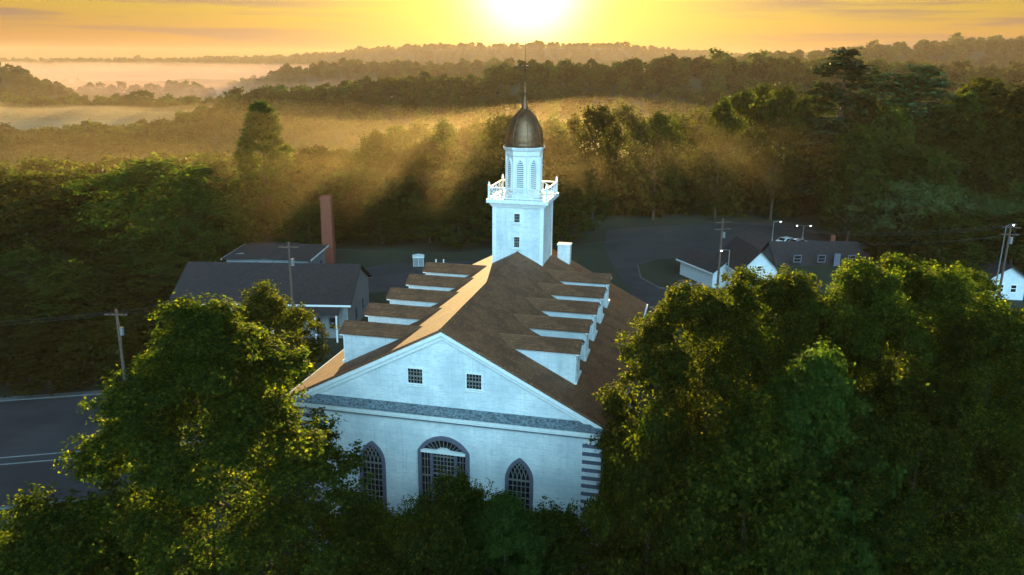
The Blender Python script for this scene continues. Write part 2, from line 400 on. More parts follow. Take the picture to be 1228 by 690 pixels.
# ------------------------------------------------------------------ roads and car park
M_ASPH, _g, _b, _nt = newmat('asphalt')
_c = coords(_nt); _n = _g.noise(_c, 0.15, 6, 0.65); _n2 = _g.noise(_g.scalev(_c, (0.3, 3, 1)), 0.8, 4)
_col = _g.mix(_g.mr(_n, 0.35, 0.65), (0.024, 0.024, 0.028), (0.044, 0.042, 0.047))
_g.put(_b.inputs['Base Color'], _g.mix(_g.m('MULTIPLY', _g.mr(_n2, 0.5, 0.7), 0.4), _col, (0.016, 0.016, 0.02))); _b.inputs['Roughness'].default_value = 0.75
bump(_g, _b, _g.noise(_c, 20, 4), 0.3, 0.01)
M_LINE = simple('road_line_paint', (0.26, 0.27, 0.27), 0.7, 0.25, 2)
M_KERB = simple('concrete_kerb', (0.10, 0.10, 0.105), 0.85, 0.15, 2)
def sheet(name, poly, z0, z1, mat, kind='structure'):
    m = MB(); m.vprism([(p[0], p[1]) for p in poly][::-1] if _area(poly) < 0 else [(p[0], p[1]) for p in poly], z0, z1)
    return tag(m.build(name, mat), kind=kind)
def _area(p): return sum(p[i][0] * p[(i + 1) % len(p)][1] - p[(i + 1) % len(p)][0] * p[i][1] for i in range(len(p)))
# road on the left, passing in front of the dark yard
ra, rb = G(0, 482), G(112, 474); rd = (rb - ra).normalized(); rn = Vector((rd.y, -rd.x, 0))   # rn points to the camera
def strip(name, a, b, off0, off1, z0, z1, mat):
    return sheet(name, [a + rn * off0, b + rn * off0, b + rn * off1, a + rn * off1], z0, z1, mat)
A_, B_ = ra - rd * 70, ra + rd * 28
strip('road', A_, B_, 0.0, 21.0, -0.3, 0.012, M_ASPH)
strip('kerb', A_, B_, -0.28, 0.0, -0.3, 0.13, M_KERB)
strip('pavement', A_, B_, -0.9, -0.28, -0.3, 0.10, M_KERB)
strip('kerb', A_, B_, 21.0, 21.3, -0.3, 0.13, M_KERB)
_l = G(0, 549); off = (_l - ra).dot(rn)
strip('road_marking', A_, B_, off, off + 0.16, 0.012, 0.018, M_LINE)
_l = G(0, 557); off2 = (_l - ra).dot(rn)
strip('road_marking', A_, B_, off2, off2 + 0.16, 0.012, 0.018, M_LINE)
# car park and curving drive beyond the church on the right
lot = [G(*p) for p in [(728, 276), (800, 271), (905, 266), (1010, 268), (1100, 274), (1110, 300), (1010, 316), (925, 322), (870, 345), (830, 372), (790, 392), (770, 372), (752, 345), (735, 318), (724, 296)]]
sheet('car_park', lot, -0.3, 0.012, M_ASPH)
isl = [G(*p) for p in [(764, 318), (790, 311), (830, 309), (850, 318), (846, 334), (822, 348), (790, 346), (768, 334)]]
sheet('kerb', [(p - Vector((0, 0, 0))) for p in isl], 0.0, 0.12, M_KERB)
_ctr = sum(isl, Vector()) / len(isl)
sheet('lawn', [_ctr + (p - _ctr) * 0.965 for p in isl], 0.0, 0.16, M_GRASS)
sheet('pavement', [G(*p) for p in [(436, 322), (470, 316), (600, 312), (600, 330), (500, 345), (440, 352)]], -0.3, 0.02, M_ASPH)
# ------------------------------------------------------------------ the church
ZL = 13.0                                                          # height of the ledge under the pediment
church = thing('church', 'white stuccoed church with ten dormers and a domed tower, standing among the trees', 'church', (-3.79, 42.27, 0), R(-12.78))
WX, LEN, HR, EX = 9.0, 24.1, 4.88, 9.4
def zroof(x): return ZL + HR * (1 - abs(x) / EX)
m = MB()
m.prism([(-WX, -0.5), (WX, -0.5), (WX, ZL + 0.05), (0, zroof(0) - 0.15), (-WX, ZL + 0.05)], 0, LEN)
wall = m.build('wall', M_STUCCO, church)
m = MB()                                                          # roof slabs
t = 0.16
for s in (-1, 1):
    xe = (EX + 0.35) * s; ze = ZL + HR * (1 - (EX + 0.35) / EX)
    p = [(0, ZL + HR), (xe, ze), (xe, ze - t), (0, ZL + HR - t)]
    m.prism(p[::-1] if s > 0 else p, -0.38, LEN + 0.38)
roof = m.build('roof', M_ROOF, church)
m = MB()                                                          # ridge cap
m.prism([(-0.16, ZL + HR - 0.05), (0.16, ZL + HR - 0.05), (0, ZL + HR + 0.06)], -0.385, 18.9)
m.build('ridge_cap', M_ROOF, church)
for y0, y1 in ((-0.34, -0.02), (LEN + 0.02, LEN + 0.34)):          # rake boards, both gables
    for s in (-1, 1):
        m = MB()
        a = (0, ZL + HR - 0.17); b = (s * (EX + 0.2), ZL + HR * (1 - (EX + 0.2) / EX) - 0.17)
        p = [a, b, (b[0], b[1] - 0.24), (0, a[1] - 0.24)]
        m.prism(p[::-1] if s > 0 else p, y0, y1)
        a2 = (0, a[1] - 0.245); b2 = (s * 8.75, a[1] - 0.245 - 8.75 * HR / EX)
        p = [a2, b2, (b2[0], b2[1] - 0.26), (0, a2[1] - 0.26)]
        m.prism(p[::-1] if s > 0 else p, *((-0.16, 0.0) if y0 < 5 else (LEN, LEN + 0.16)))
        m.build('rake_board', M_TRIM, church)
m = MB()                                                          # sloping shingled ledge under the pediment
m.add([(-9.3, -0.005, ZL + 0.12), (9.3, -0.005, ZL + 0.12), (9.5, -0.62, ZL - 0.16), (-9.5, -0.62, ZL - 0.16), (-9.3, -0.005, ZL - 0.24), (9.3, -0.005, ZL - 0.24), (9.5, -0.62, ZL - 0.24), (-9.5, -0.62, ZL - 0.24)],
      [(0, 3, 2, 1), (4, 5, 6, 7), (3, 7, 6, 2), (0, 4, 7, 3), (1, 2, 6, 5)])
m.build('ledge', M_LEDGE, church)
m = MB(); m.box(-9.28, 9.28, -0.46, -0.004, ZL - 0.50, ZL - 0.243); m.box(-9.2, 9.2, -0.34, -0.004, ZL - 0.66, ZL - 0.503)
m.build('cornice', M_TRIM, church)
m = MB(); m.box(-9.14, 9.14, -0.22, -0.004, ZL - 0.80, ZL - 0.663); m.build('frieze', M_LEAD, church)
for s in (-1, 1):                                                 # eaves along both sides
    m = MB()
    for x0, x1, z0, z1 in ((9.02, 9.55, ZL - 0.42, ZL - 0.22), (9.02, 9.30, ZL - 0.80, ZL - 0.423)):
        m.box(min(s * x0, s * x1), max(s * x0, s * x1), -0.2, LEN + 0.2, z0, z1)
    m.build('eaves_cornice', M_TRIM, church)
    m = MB(); m.prism([(s * 9.77 - .09, ZL - 0.42), (s * 9.77 + .09, ZL - 0.42), (s * 9.77 + .11, ZL - 0.22), (s * 9.77 - .11, ZL - 0.22)], -0.36, LEN + 0.36)
    m.build('gutter', M_TRIM, church)
for cx in (-WX, WX):                                              # quoins at the corners
    s = 1 if cx > 0 else -1
    for y0, y1 in ((-0.035, 0.5), (LEN - 0.5, LEN + 0.035)):
        m = MB()
        for k in range(24):
            z = ZL - 1.32 - k * 0.49
            m.box(min(cx + s * 0.035, cx - s * 1.05), max(cx + s * 0.035, cx - s * 1.05), y0, y1, z - 0.11, z + 0.11)
        m.build('quoin', M_QUOIN, church)

def arch(w, zs, za, n=10):
    """pointed arch outline (open at the bottom): from right spring over the apex to left spring"""
    h = w / 2; r = (h * h + (za - zs) ** 2) / (2 * h); a1 = math.asin(min(1, (za - zs) / r))
    rt = [(h - r + r * math.cos(a1 * i / n), zs + r * math.sin(a1 * i / n)) for i in range(n + 1)]
    return rt + [(-x, z) for x, z in rt[-2::-1]]
def gothic_window(name, w, z0, zs, za, frame_w=0.2, cols=5, rows=9, parent=church):
    out = arch(w, zs, za); poly = [(-w / 2, z0), (w / 2, z0)] + out
    m = MB(); m.prism(poly, -0.03, 0.01); win = m.build(name, M_GLASS, parent)
    m = MB(); m.ribbon([(w / 2, z0)] + out + [(-w / 2, z0)], frame_w, -0.13, 0.01)
    m.box(-w / 2 - frame_w * 0.8, w / 2 + frame_w * 0.8, -0.22, 0.01, z0 - 0.16, z0)
    m.build('frame', M_FRAME, win)
    m = MB(); iw = w - frame_w
    h = w / 2; r = (h * h + (za - zs) ** 2) / (2 * h)
    def top(x): return zs + math.sqrt(max(0, r * r - (abs(x) - (h - r)) ** 2))
    for i in range(1, cols):
        x = -iw / 2 + iw * i / cols; m.box(x - 0.022, x + 0.022, -0.065, -0.031, z0, zs)
    for j in range(1, rows):
        z = z0 + (zs - z0) * j / rows; m.box(-iw / 2, iw / 2, -0.062 if j % 3 else -0.075, -0.031, z - (0.018 if j % 3 else 0.035), z + (0.018 if j % 3 else 0.035))
    m.box(-iw / 2, iw / 2, -0.09, -0.031, zs - 0.05, zs + 0.05)
    for i in range(1, cols):                                      # intersecting tracery in the head
        x0 = -iw / 2 + iw * i / cols
        for s in (-1, 1):
            pts = []
            for k in range(14):
                a = k / 13 * math.asin(min(1, (za - zs) / r)) ; x = x0 + s * (r - r * math.cos(a)); z = zs + r * math.sin(a)
                if abs(x) < h - 0.06 and z < top(x) - 0.06: pts.append((x, z))
            if len(pts) > 1: m.ribbon(pts, 0.045, -0.07 - 0.004 * (s > 0), -0.031)
    m.build('tracery', M_MUNT, win)
    return win
gw = gothic_window('gothic_window', 1.42, ZL - 7.2, ZL - 3.9, ZL - 2.62)
gw.location = (-4.47, 0, 0)
g2w = copy_tree(gw); g2w.parent = church; g2w.location = (4.42, 0, 0)
low = copy_tree(gw); low.parent = church; low.location = (-4.47, 0, -5.6)
low = copy_tree(gw); low.parent = church; low.location = (4.42, 0, -5.6)
for s in (-1, 1):
    for k in range(5):
        for dz in (0, -5.6):
            c_ = copy_tree(gw); c_.parent = church; c_.location = (s * WX, 2.9 + k * 4.55, dz); c_.rotation_euler = (0, 0, s * R(90))
# wide central window: segmental arched head over three lights
def big_window():
    w, z0, zs, za = 2.86, ZL - 7.4, ZL - 2.72, ZL - 1.82
    h = w / 2; r = (h * h + (za - zs) ** 2) / (2 * (za - zs)); cz = za - r; a1 = math.asin(h / r)
    out = [(r * math.sin(a1 - 2 * a1 * i / 20), cz + r * math.cos(a1 - 2 * a1 * i / 20)) for i in range(21)]
    m = MB(); m.prism([(-h, z0), (h, z0)] + out, -0.03, 0.01); win = m.build('arched_window', M_GLASS, church)
    m = MB(); m.ribbon([(h, z0)] + out + [(-h, z0)], 0.22, -0.16, 0.01)
    m.box(-h - 0.2, h + 0.2, -0.26, 0.01, z0 - 0.18, z0)
    for s in (-1, 1): m.box(s * 0.72 - 0.09, s * 0.72 + 0.09, -0.13, -0.031, z0, zs - 0.02)
    m.box(-0.12, 0.12, -0.21, -0.161, za - 0.05, za + 0.17)
    m.build('frame', M_FRAME, win)
    m = MB(); m.prism([(-h + .1, zs - 0.02), (h - .1, zs - 0.02), (h - .1, zs + 0.13), (0.45, zs + 0.16), (0.18, zs + 0.30), (-0.18, zs + 0.30), (-0.45, zs + 0.16), (-h + .1, zs + 0.13)], -0.24, -0.04)
    m.build('hood', M_TRIM, win)
    m = MB()
    for i in range(1, 6): m.box(-0.62 + 1.24 * i / 6 - .02, -0.62 + 1.24 * i / 6 + .02, -0.066, -0.031, z0, zs - 0.03)
    for i in range(1, 17): z = z0 + (zs - z0) * i / 17; k = 0.045 if i % 4 == 0 else 0.02; m.box(-0.62, 0.62, -0.062 - 0.01 * (i % 4 == 0), -0.031, z - k, z + k)
    for s in (-1, 1):
        for i in range(1, 3): x = s * (0.82 + 0.5 * i / 3); m.box(x - .016, x + .016, -0.066, -0.031, z0, zs - 0.03)
        for i in range(1, 9): z = z0 + (zs - z0) * i / 9; k = 0.05 if i % 3 == 0 else 0.014; m.box(min(s * .82, s * 1.32), max(s * .82, s * 1.32), -0.062, -0.031, z - k, z + k)
    for i in range(-5, 6):                                        # fan bars in the head
        a = a1 * i / 6; x0, zz0 = 0.35 * i / 5 * 2.2, zs + 0.14; x1, z1 = (r - .12) * math.sin(a), cz + (r - .12) * math.cos(a)
        if z1 > zz0 + 0.05: m.ribbon([(x0, zz0), (x1, z1)], 0.03, -0.07, -0.031)
    m.build('muntins', M_MUNT, win)
    return win
big_window().location = (-0.05, 0, 0)
def sash_window(name, w, z0, z1, cols, rows, fw=0.07, mat=None):
    m = MB(); m.box(-w / 2, w / 2, -0.02, 0.01, z0, z1); win = m.build(name, M_GLASS, church)
    m = MB(); m.ribbon([(-w / 2, z0), (w / 2, z0), (w / 2, z1), (-w / 2, z1)], fw, -0.07, 0.01, closed=True)
    m.box(-w / 2 - 0.1, w / 2 + 0.1, -0.12, 0.01, z0 - 0.14, z0 - 0.06)
    m.build('frame', M_TRIM, win)
    m = MB()
    for i in range(1, cols): x = -w / 2 + w * i / cols; m.box(x - .022, x + .022, -0.05, -0.021, z0, z1)
    for j in range(1, rows): z = z0 + (z1 - z0) * j / rows; k = 0.05 if j == rows // 2 else 0.022; m.box(-w / 2, w / 2, -0.054, -0.021, z - k, z + k)
    m.build('muntins', M_MUNT, win)
    return win
aw = sash_window('attic_window', 0.92, ZL + 1.38, ZL + 2.32, 5, 4); aw.location = (-1.66, 0, 0)
a2 = copy_tree(aw); a2.parent = church; a2.location = (1.78, 0, 0)

# dormers: five on each slope
def make_dormer():
    """built for the +x slope with its front at x = 7.1, centred on y = 0"""
    DX, hw, ez, rz_ = 7.05, 0.84, ZL + 3.20, ZL + 3.60
    xin = EX * (1 - (ez - ZL) / HR) + 0.2; 
    m = MB(); zb = zroof(DX)
    m.add([(DX, -hw, zb - 0.2), (DX, hw, zb - 0.2), (DX, hw, ez), (DX, 0, rz_ - 0.06), (DX, -hw, ez),
           (xin - 1.5, -hw, zroof(xin - 1.5) - 0.9), (xin - 1.5, hw, zroof(xin - 1.5) - 0.9), (xin - 1.5, hw, ez), (xin - 1.5, 0, rz_ - 0.06), (xin - 1.5, -hw, ez)],
          [(0, 1, 2, 3, 4), (9, 8, 7, 6, 5), (0, 4, 9, 5), (1, 6, 7, 2), (0, 5, 6, 1), (4, 3, 8, 9), (3, 2, 7, 8)])
    d_ = m.build('dormer', M_STUCCO, church)
    m = MB()                                                      # two slabs running back into the main slope
    ov, x1 = 0.16, DX + 0.28
    for s in (-1, 1):
        y_e = s * (hw + ov); z_e = ez - (rz_ - ez) * ov / hw
        xi_e = EX * (1 - (z_e - ZL) / HR) - 0.25; xi_r = EX * (1 - (rz_ + .08 - ZL) / HR) - 0.25
        v = [(x1, 0, rz_ + .08), (x1, y_e, z_e + .08), (xi_e, y_e, z_e + .08), (xi_r, 0, rz_ + .08)]
        v += [(a, b, c - 0.10) for a, b, c in v]
        f = [(0, 1, 2, 3), (7, 6, 5, 4), (0, 4, 5, 1), (1, 5, 6, 2), (2, 6, 7, 3), (3, 7, 4, 0)]
        m.add(v, f if s < 0 else [q[::-1] for q in f])
    m.build('dormer_roof', M_DROOF, d_)
    m = MB()
    for s in (-1, 1):                                             # rake trim and corner boards on the face
        y_e = s * (hw + 0.10); z_e = ez - (rz_ - ez) * 0.10 / hw
        v = [(0, rz_), (y_e, z_e), (y_e, z_e - 0.16), (0, rz_ - 0.16)]
        v = v if s < 0 else v[::-1]
        m.add([(DX + 0.02, a, b) for a, b in v] + [(DX + 0.24, a, b) for a, b in v], [(3, 2, 1, 0), (4, 5, 6, 7)] + [(i, (i + 1) % 4, (i + 1) % 4 + 4, i + 4) for i in range(4)])
        y0, y1 = sorted((s * hw + s * 0.02, s * (hw - 0.16))); m.box(DX + 0.002, DX + 0.05, y0, y1, zb - 0.1, ez - 0.1)
    m.box(DX + 0.002, DX + 0.16, -hw - 0.12, hw + 0.12, zb + 0.04, zb + 0.18)
    m.build('trim', M_TRIM, d_)
    w_ = gothic_window('dormer_window', 0.86, ZL + 1.42, ZL + 2.25, ZL + 2.92, 0.09, 4, 4, d_)
    # its tracery and frame become sub-parts of the dormer itself
    for ch in list(w_.children): bpy.data.objects.remove(ch)
    w_.location = (DX, 0, 0); w_.rotation_euler = (0, 0, R(90))
    m = MB(); out = arch(0.86, ZL + 2.25, ZL + 2.92)
    for a in (0,):
        m.ribbon([(0.43, ZL + 1.42)] + out + [(-0.43, ZL + 1.42)], 0.08, -0.07, 0.01)
    for i in range(1, 4): x = -0.43 + 0.86 * i / 4; m.box(x - .016, x + .016, -0.05, -0.031, ZL + 1.42, ZL + 2.3)
    for j in range(1, 5): z = ZL + 1.42 + 0.83 * j / 4; m.box(-0.42, 0.42, -0.055, -0.031, z - .018, z + .018)
    fr = m.build('window_frame', M_TRIM, d_); fr.location = (DX, 0, 0); fr.rotation_euler = (0, 0, R(90))
    return d_
dor = make_dormer()
for s in (1, -1):
    for k in range(5):
        o = dor if (s == 1 and k == 0) else copy_tree(dor)
        o.parent = church; o.location = (0, 3.30 + 3.84 * k, 0)
        if s < 0: o.rotation_euler = (0, 0, R(180))

# white chimney on the right of the tower
m = MB(); m.box(-0.5, 0.5, -0.4, 0.4, zroof(3.0) - 0.9, ZL + 4.62); m.box(-0.56, 0.56, -0.46, 0.46, ZL + 4.623, ZL + 4.74)
m.build('chimney', M_STUCCO, church, loc=(2.95, 23.4, 0))

# tower
TW, TY0, TY1, TZ = 1.97, 18.95, 22.9, ZL + 8.75
m = MB(); m.box(-TW, TW, TY0, TY1, ZL + 1.5, TZ)
tower = m.build('tower', M_STUCCO, church)
m = MB()
for i, (o_, z0, z1) in enumerate(((0.10, TZ - 0.42, TZ - 0.30), (0.20, TZ - 0.297, TZ - 0.12), (0.42, TZ - 0.117, TZ + 0.16))):
    m.box(-TW - o_, TW + o_, TY0 - o_, TY1 + o_, z0, z1)
m.build('cornice', M_TRIM, tower)
for sx_ in (-1, 1):
    for yy in (TY0, TY1):
        m = MB(); a = sx_ * TW; sy = -1 if yy == TY0 else 1
        x0, x1 = sorted((a + sx_ * 0.03, a - sx_ * 0.26)); y0, y1 = sorted((yy + sy * 0.03, yy - sy * 0.26)); m.box(x0, x1, y0, y1, ZL + 1.5, TZ - 0.423)
        m.build('corner_board', M_TRIM, tower)
def tower_window(z0, z1, rows):
    w = sash_window('tower_window', 0.46, z0, z1, 3, rows, 0.05); w.location = (-0.06, TY0, 0); return w
tower_window(ZL + 7.15, ZL + 7.85, 3); tower_window(ZL + 5.2, ZL + 6.05, 4)
# balustrade with crossed panels, a post at each corner
TC = (TY0 + TY1) / 2; HB = TW + 0.24
m = MB()
corners = [(-HB, TC - HB), (HB, TC - HB), (HB, TC + HB), (-HB, TC + HB)]
zb0, zb1 = TZ + 0.16, TZ + 1.02
for i, (x, y) in enumerate(corners):
    m.box(x - 0.08, x + 0.08, y - 0.08, y + 0.08, zb0, zb1 + 0.22)
    m.lathe([(0.02, zb1 + 0.221), (0.09, zb1 + 0.28), (0.085, zb1 + 0.36), (0.03, zb1 + 0.44)], 8, x, y)
    x2, y2 = corners[(i + 1) % 4]; a, b = Vector((x, y, 0)), Vector((x2, y2, 0))
    for z in (zb0 + 0.1, zb1): m.tube([a + Vector((0, 0, z)), b + Vector((0, 0, z))], 0.055, 6)
    for k in range(4):
        p, q = a.lerp(b, k / 4), a.lerp(b, (k + 1) / 4)
        m.tube([p + Vector((0, 0, zb0 + .1)), q + Vector((0, 0, zb1))], 0.03, 5); m.tube([p + Vector((0, 0, zb1)), q + Vector((0, 0, zb0 + .1))], 0.03, 5)
        if k: m.tube([p + Vector((0, 0, zb0)), p + Vector((0, 0, zb1))], 0.045, 5)
m.build('balustrade', M_TRIM, tower)
# octagonal belfry
BR, BZ0, BZ1 = 1.38, TZ + 0.16, ZL + 12.55
m = MB(); m.lathe([(BR + 0.14, BZ0), (BR + 0.14, BZ0 + 0.35), (BR, BZ0 + 0.352), (BR, BZ1)], 8, 0, TC, phase=0.5)
belfry = m.build('belfry', M_TRIM, church)
m = MB(); m.lathe([(BR + 0.04, BZ1 - 0.5), (BR + 0.09, BZ1 - 0.42), (BR + 0.09, BZ1 - 0.10), (BR + 0.18, BZ1 - 0.05), (BR + 0.26, BZ1 + 0.12), (BR + 0.26, BZ1 + 0.2)], 8, 0, TC, phase=0.5)
m.build('cornice', M_TRIM, belfry)
def louvre():
    w, z0, zs, za = 0.60, BZ0 + 0.55, BZ0 + 2.35, BZ0 + 2.95
    out = arch(w, zs, za)
    m = MB(); m.prism([(-w / 2, z0), (w / 2, z0)] + out, -0.02, 0.01)
    h = w / 2; r = (h * h + (za - zs) ** 2) / (2 * h)
    for k in range(18):
        z = z0 + 0.07 + k * 0.15
        hwid = h - 0.05 if z < zs else (h - r) + math.sqrt(max(0, r * r - (z - zs) ** 2)) - 0.05
        if hwid > 0.04: m.add([(-hwid, -0.03, z + .06), (hwid, -0.03, z + .06), (hwid, -0.09, z), (-hwid, -0.09, z), (-hwid, -0.021, z + .035), (hwid, -0.021, z + .035), (hwid, -0.08, z - .02), (-hwid, -0.08, z - .02)], [(0, 3, 2, 1), (4, 5, 6, 7), (3, 7, 6, 2), (0, 4, 7, 3), (1, 2, 6, 5), (0, 1, 5, 4)], 1)
    m.ribbon([(w / 2, z0)] + out + [(-w / 2, z0)], 0.08, -0.11, 0.01, 1, closed=True)
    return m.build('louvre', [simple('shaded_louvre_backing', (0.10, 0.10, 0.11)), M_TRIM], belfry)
lv = louvre(); ap = BR * math.cos(math.pi / 8)
for k in range(8):
    o = lv if k == 0 else copy_tree(lv); o.parent = belfry
    a = -math.pi / 2 + k * math.pi / 4; o.location = (ap * math.cos(a), TC + ap * math.sin(a), 0); o.rotation_euler = (0, 0, a + math.pi / 2)
m = MB()                                                          # pilasters on the eight corners
for k in range(8):
    a = math.pi / 8 + k * math.pi / 4; x, y = BR * math.cos(a), TC + BR * math.sin(a); m.tube([(x, y, BZ0 + 0.36), (x, y, BZ1 - 0.5)], 0.075, 6)
m.build('pilaster', M_TRIM, belfry)
# dome: bell curve with seams
DR = 1.47; z0 = BZ1 + 0.2
prof = [(DR + .1, z0), (DR + .1, z0 + .06), (DR, z0 + 0.09)] + [(DR * (1 - (i / 14) ** 2.1) ** 0.62, z0 + 0.09 + 2.75 * i / 14) for i in range(1, 14)] + [(0.2, z0 + 2.86)]
m = MB(); m.lathe(prof, 32, 0, TC)
dome = m.build('dome', M_DOME, church, smooth=True)
m = MB()
for k in range(8):
    a = math.pi / 8 + k * math.pi / 4
    m.tube([((r + 0.015) * math.cos(a), TC + (r + 0.015) * math.sin(a), z) for r, z in prof[2:]], 0.03, 5)
m.build('rib', M_DOME, dome)
m = MB(); zt = z0 + 2.84
m.lathe([(0.26, zt - .1), (0.30, zt), (0.22, zt + 0.12), (0.2, zt + 0.3), (0.15, zt + 0.8), (0.13, zt + 1.0), (0.19, zt + 1.12), (0.19, zt + 1.24), (0.10, zt + 1.34), (0.04, zt + 1.9), (0.02, zt + 2.0)], 12, 0, TC)
m.build('finial', M_DOME, dome, smooth=True)
m = MB(); m.tube([(0, TC, zt + 1.8), (0, TC, ZL + 20.9)], [0.026, 0.012], 6)
m.lathe([(0.01, ZL + 18.3), (0.09, ZL + 18.37), (0.09, ZL + 18.43), (0.01, ZL + 18.5)], 10, 0, TC)
m.build('lightning_rod', M_IRON, dome)
m = MB()
m.ribbon([(-0.3, ZL + 18.7), (0.3, ZL + 18.7)], 0.035, TC - .015, TC + .015)
m.prism([(0.3, ZL + 18.64), (0.42, ZL + 18.7), (0.3, ZL + 18.76)], TC - .015, TC + .015)
m.prism([(-0.42, ZL + 18.6), (-0.28, ZL + 18.7), (-0.42, ZL + 18.8)][::1], TC - .016, TC + .016)
m.build('weathervane', M_IRON, dome)

# ------------------------------------------------------------------ other buildings
def house(name, label, cat, loc, rz, w, dpt, eave, ridge, wmat, rmat, windows=(), door=None, porch=None, chimney=None, group=None):
    """gable roof with its ridge along local x; local -y is the front"""
    t = thing(name, label, cat, loc, rz, group)
    m = MB(); hw, hd = w / 2, dpt / 2
    m.add([(-hw, -hd, -0.3), (-hw, hd, -0.3), (-hw, hd, eave), (-hw, 0, ridge - .1), (-hw, -hd, eave), (hw, -hd, -0.3), (hw, hd, -0.3), (hw, hd, eave), (hw, 0, ridge - .1), (hw, -hd, eave)],
          [(4, 3, 2, 1, 0), (5, 6, 7, 8, 9), (0, 5, 9, 4), (1, 2, 7, 6), (4, 9, 8, 3), (3, 8, 7, 2), (0, 1, 6, 5)])
    m.build('wall', wmat, t)
    m = MB(); ov = 0.5; sl = (ridge - eave) / hd
    for s in (-1, 1):
        v = [(-hw - ov, 0, ridge), (hw + ov, 0, ridge), (hw + ov, s * (hd + ov), eave - sl * ov + .02), (-hw - ov, s * (hd + ov), eave - sl * ov + .02)]
        v += [(a, b, c - 0.18) for a, b, c in v]
        f = [(0, 3, 2, 1), (4, 5, 6, 7), (0, 1, 5, 4), (1, 2, 6, 5), (2, 3, 7, 6), (3, 0, 4, 7)]
        m.add(v, f if s < 0 else [q[::-1] for q in f])
    rf = m.build('roof', rmat, t)
    for s in (-1, 1):
        m = MB(); m.box(-hw - ov, hw + ov, *sorted((s * (hd + ov) + s * .005, s * (hd + ov) + s * .06)), eave - sl * ov - .2, eave - sl * ov + 0.03)
        m.build('fascia', M_TRIM, t)
    for (side, cx, z0_, ww, hh) in windows:
        mm = MB(); mm.box(-ww / 2, ww / 2, -0.03, 0.01, 0, hh); o = mm.build('window', M_GLASS, t)
        mm = MB(); mm.ribbon([(-ww / 2, 0), (ww / 2, 0), (ww / 2, hh), (-ww / 2, hh)], 0.12, -0.08, 0.01, closed=True); mm.box(-ww / 2, ww / 2, -0.06, -0.031, hh / 2 - .04, hh / 2 + .04); mm.build('frame', M_TRIM if wmat == M_SIDING else M_FRAME, o)
        if side == 'f': o.location = (cx, -hd, z0_)
        elif side == 'r': o.location = (hw, cx, z0_); o.rotation_euler = (0, 0, R(90))
        elif side == 'l': o.location = (-hw, cx, z0_); o.rotation_euler = (0, 0, R(-90))
    if door:
        side, cx = door; mm = MB(); mm.box(-0.5, 0.5, -0.05, 0.01, 0, 2.1); o = mm.build('door', M_FRAME, t)
        o.location = (cx, -hd, 0) if side == 'f' else (hw, cx, 0)
        if side == 'r': o.rotation_euler = (0, 0, R(90))
    if porch:
        x0, x1, dd = porch
        mm = MB(); mm.add([(x0, -hd - .01, eave - .3), (x1, -hd - .01, eave - .3), (x1, -hd - dd, eave - 1.0), (x0, -hd - dd, eave - 1.0), (x0, -hd - .01, eave - .45), (x1, -hd - .01, eave - .45), (x1, -hd - dd, eave - 1.15), (x0, -hd - dd, eave - 1.15)],
                          [(0, 3, 2, 1), (4, 5, 6, 7), (3, 7, 6, 2), (0, 4, 7, 3), (1, 2, 6, 5), (0, 1, 5, 4)]); mm.build('porch_roof', rmat, t)
        for k in range(4):
            x = x0 + 0.3 + (x1 - x0 - 0.6) * k / 3; mm = MB(); mm.box(x - .09, x + .09, -hd - dd + .1, -hd - dd + .28, 0, eave - 1.1); mm.build('porch_post', M_TRIM, t)
    if chimney:
        cx, cyy, top_ = chimney; mm = MB(); mm.box(cx - .4, cx + .4, cyy - .3, cyy + .3, eave, top_); mm.build('chimney', M_BRICK, rf)
    return t
pa, pb = P(232, 320, 98), P(432, 320, 96)
house('hall', 'long low hall with a charcoal roof and a columned porch, left of the church', 'building', ((pa.x + pb.x) / 2 - 0.3, 97.5, 0), R(-1.2), pb.x - pa.x - 0.6, 12.4, 4.5, 7.6,
      M_GREYSIDING, M_DARKROOF, windows=[('f', x, 1.2, 1.1, 1.4) for x in (4.5, 6.5, 8.6, -2, -6)] + [('r', -2, 1.1, 1.0, 1.4), ('r', 2, 1.1, 1.0, 1.4)], door=('f', 2.4), porch=(1.5, 9.6, 1.7))
pc = P(332, 300, 118)
house('house', 'dark roofed house whose low peak rises behind the long hall, below the brick stack', 'house', (pc.x, 118, 0), R(88), 9, 12, 4.2, pc.z, M_GREYSIDING, M_DARKROOF, windows=[('r', 0, 1.2, 1.1, 1.3), ('f', 2, 1.2, 1.1, 1.3)])
# tall brick stack
pt = P(391, 235, 128)
st = thing('brick_stack', 'tall square red brick smokestack standing behind the long hall', 'smokestack', (pt.x, 128, 0))
m = MB(); m.add([(-.95, -.95, -.3), (.95, -.95, -.3), (.95, .95, -.3), (-.95, .95, -.3), (-.78, -.78, pt.z - .5), (.78, -.78, pt.z - .5), (.78, .78, pt.z - .5), (-.78, .78, pt.z - .5)], [(0, 3, 2, 1), (4, 5, 6, 7), (0, 1, 5, 4), (1, 2, 6, 5), (2, 3, 7, 6), (3, 0, 4, 7)])
m.build('shaft', M_BRICK, st); m = MB(); m.box(-.92, .92, -.92, .92, pt.z - .497, pt.z - .2); m.box(-.84, .84, -.84, .84, pt.z - .197, pt.z); m.build('cap', M_BRICK, st)

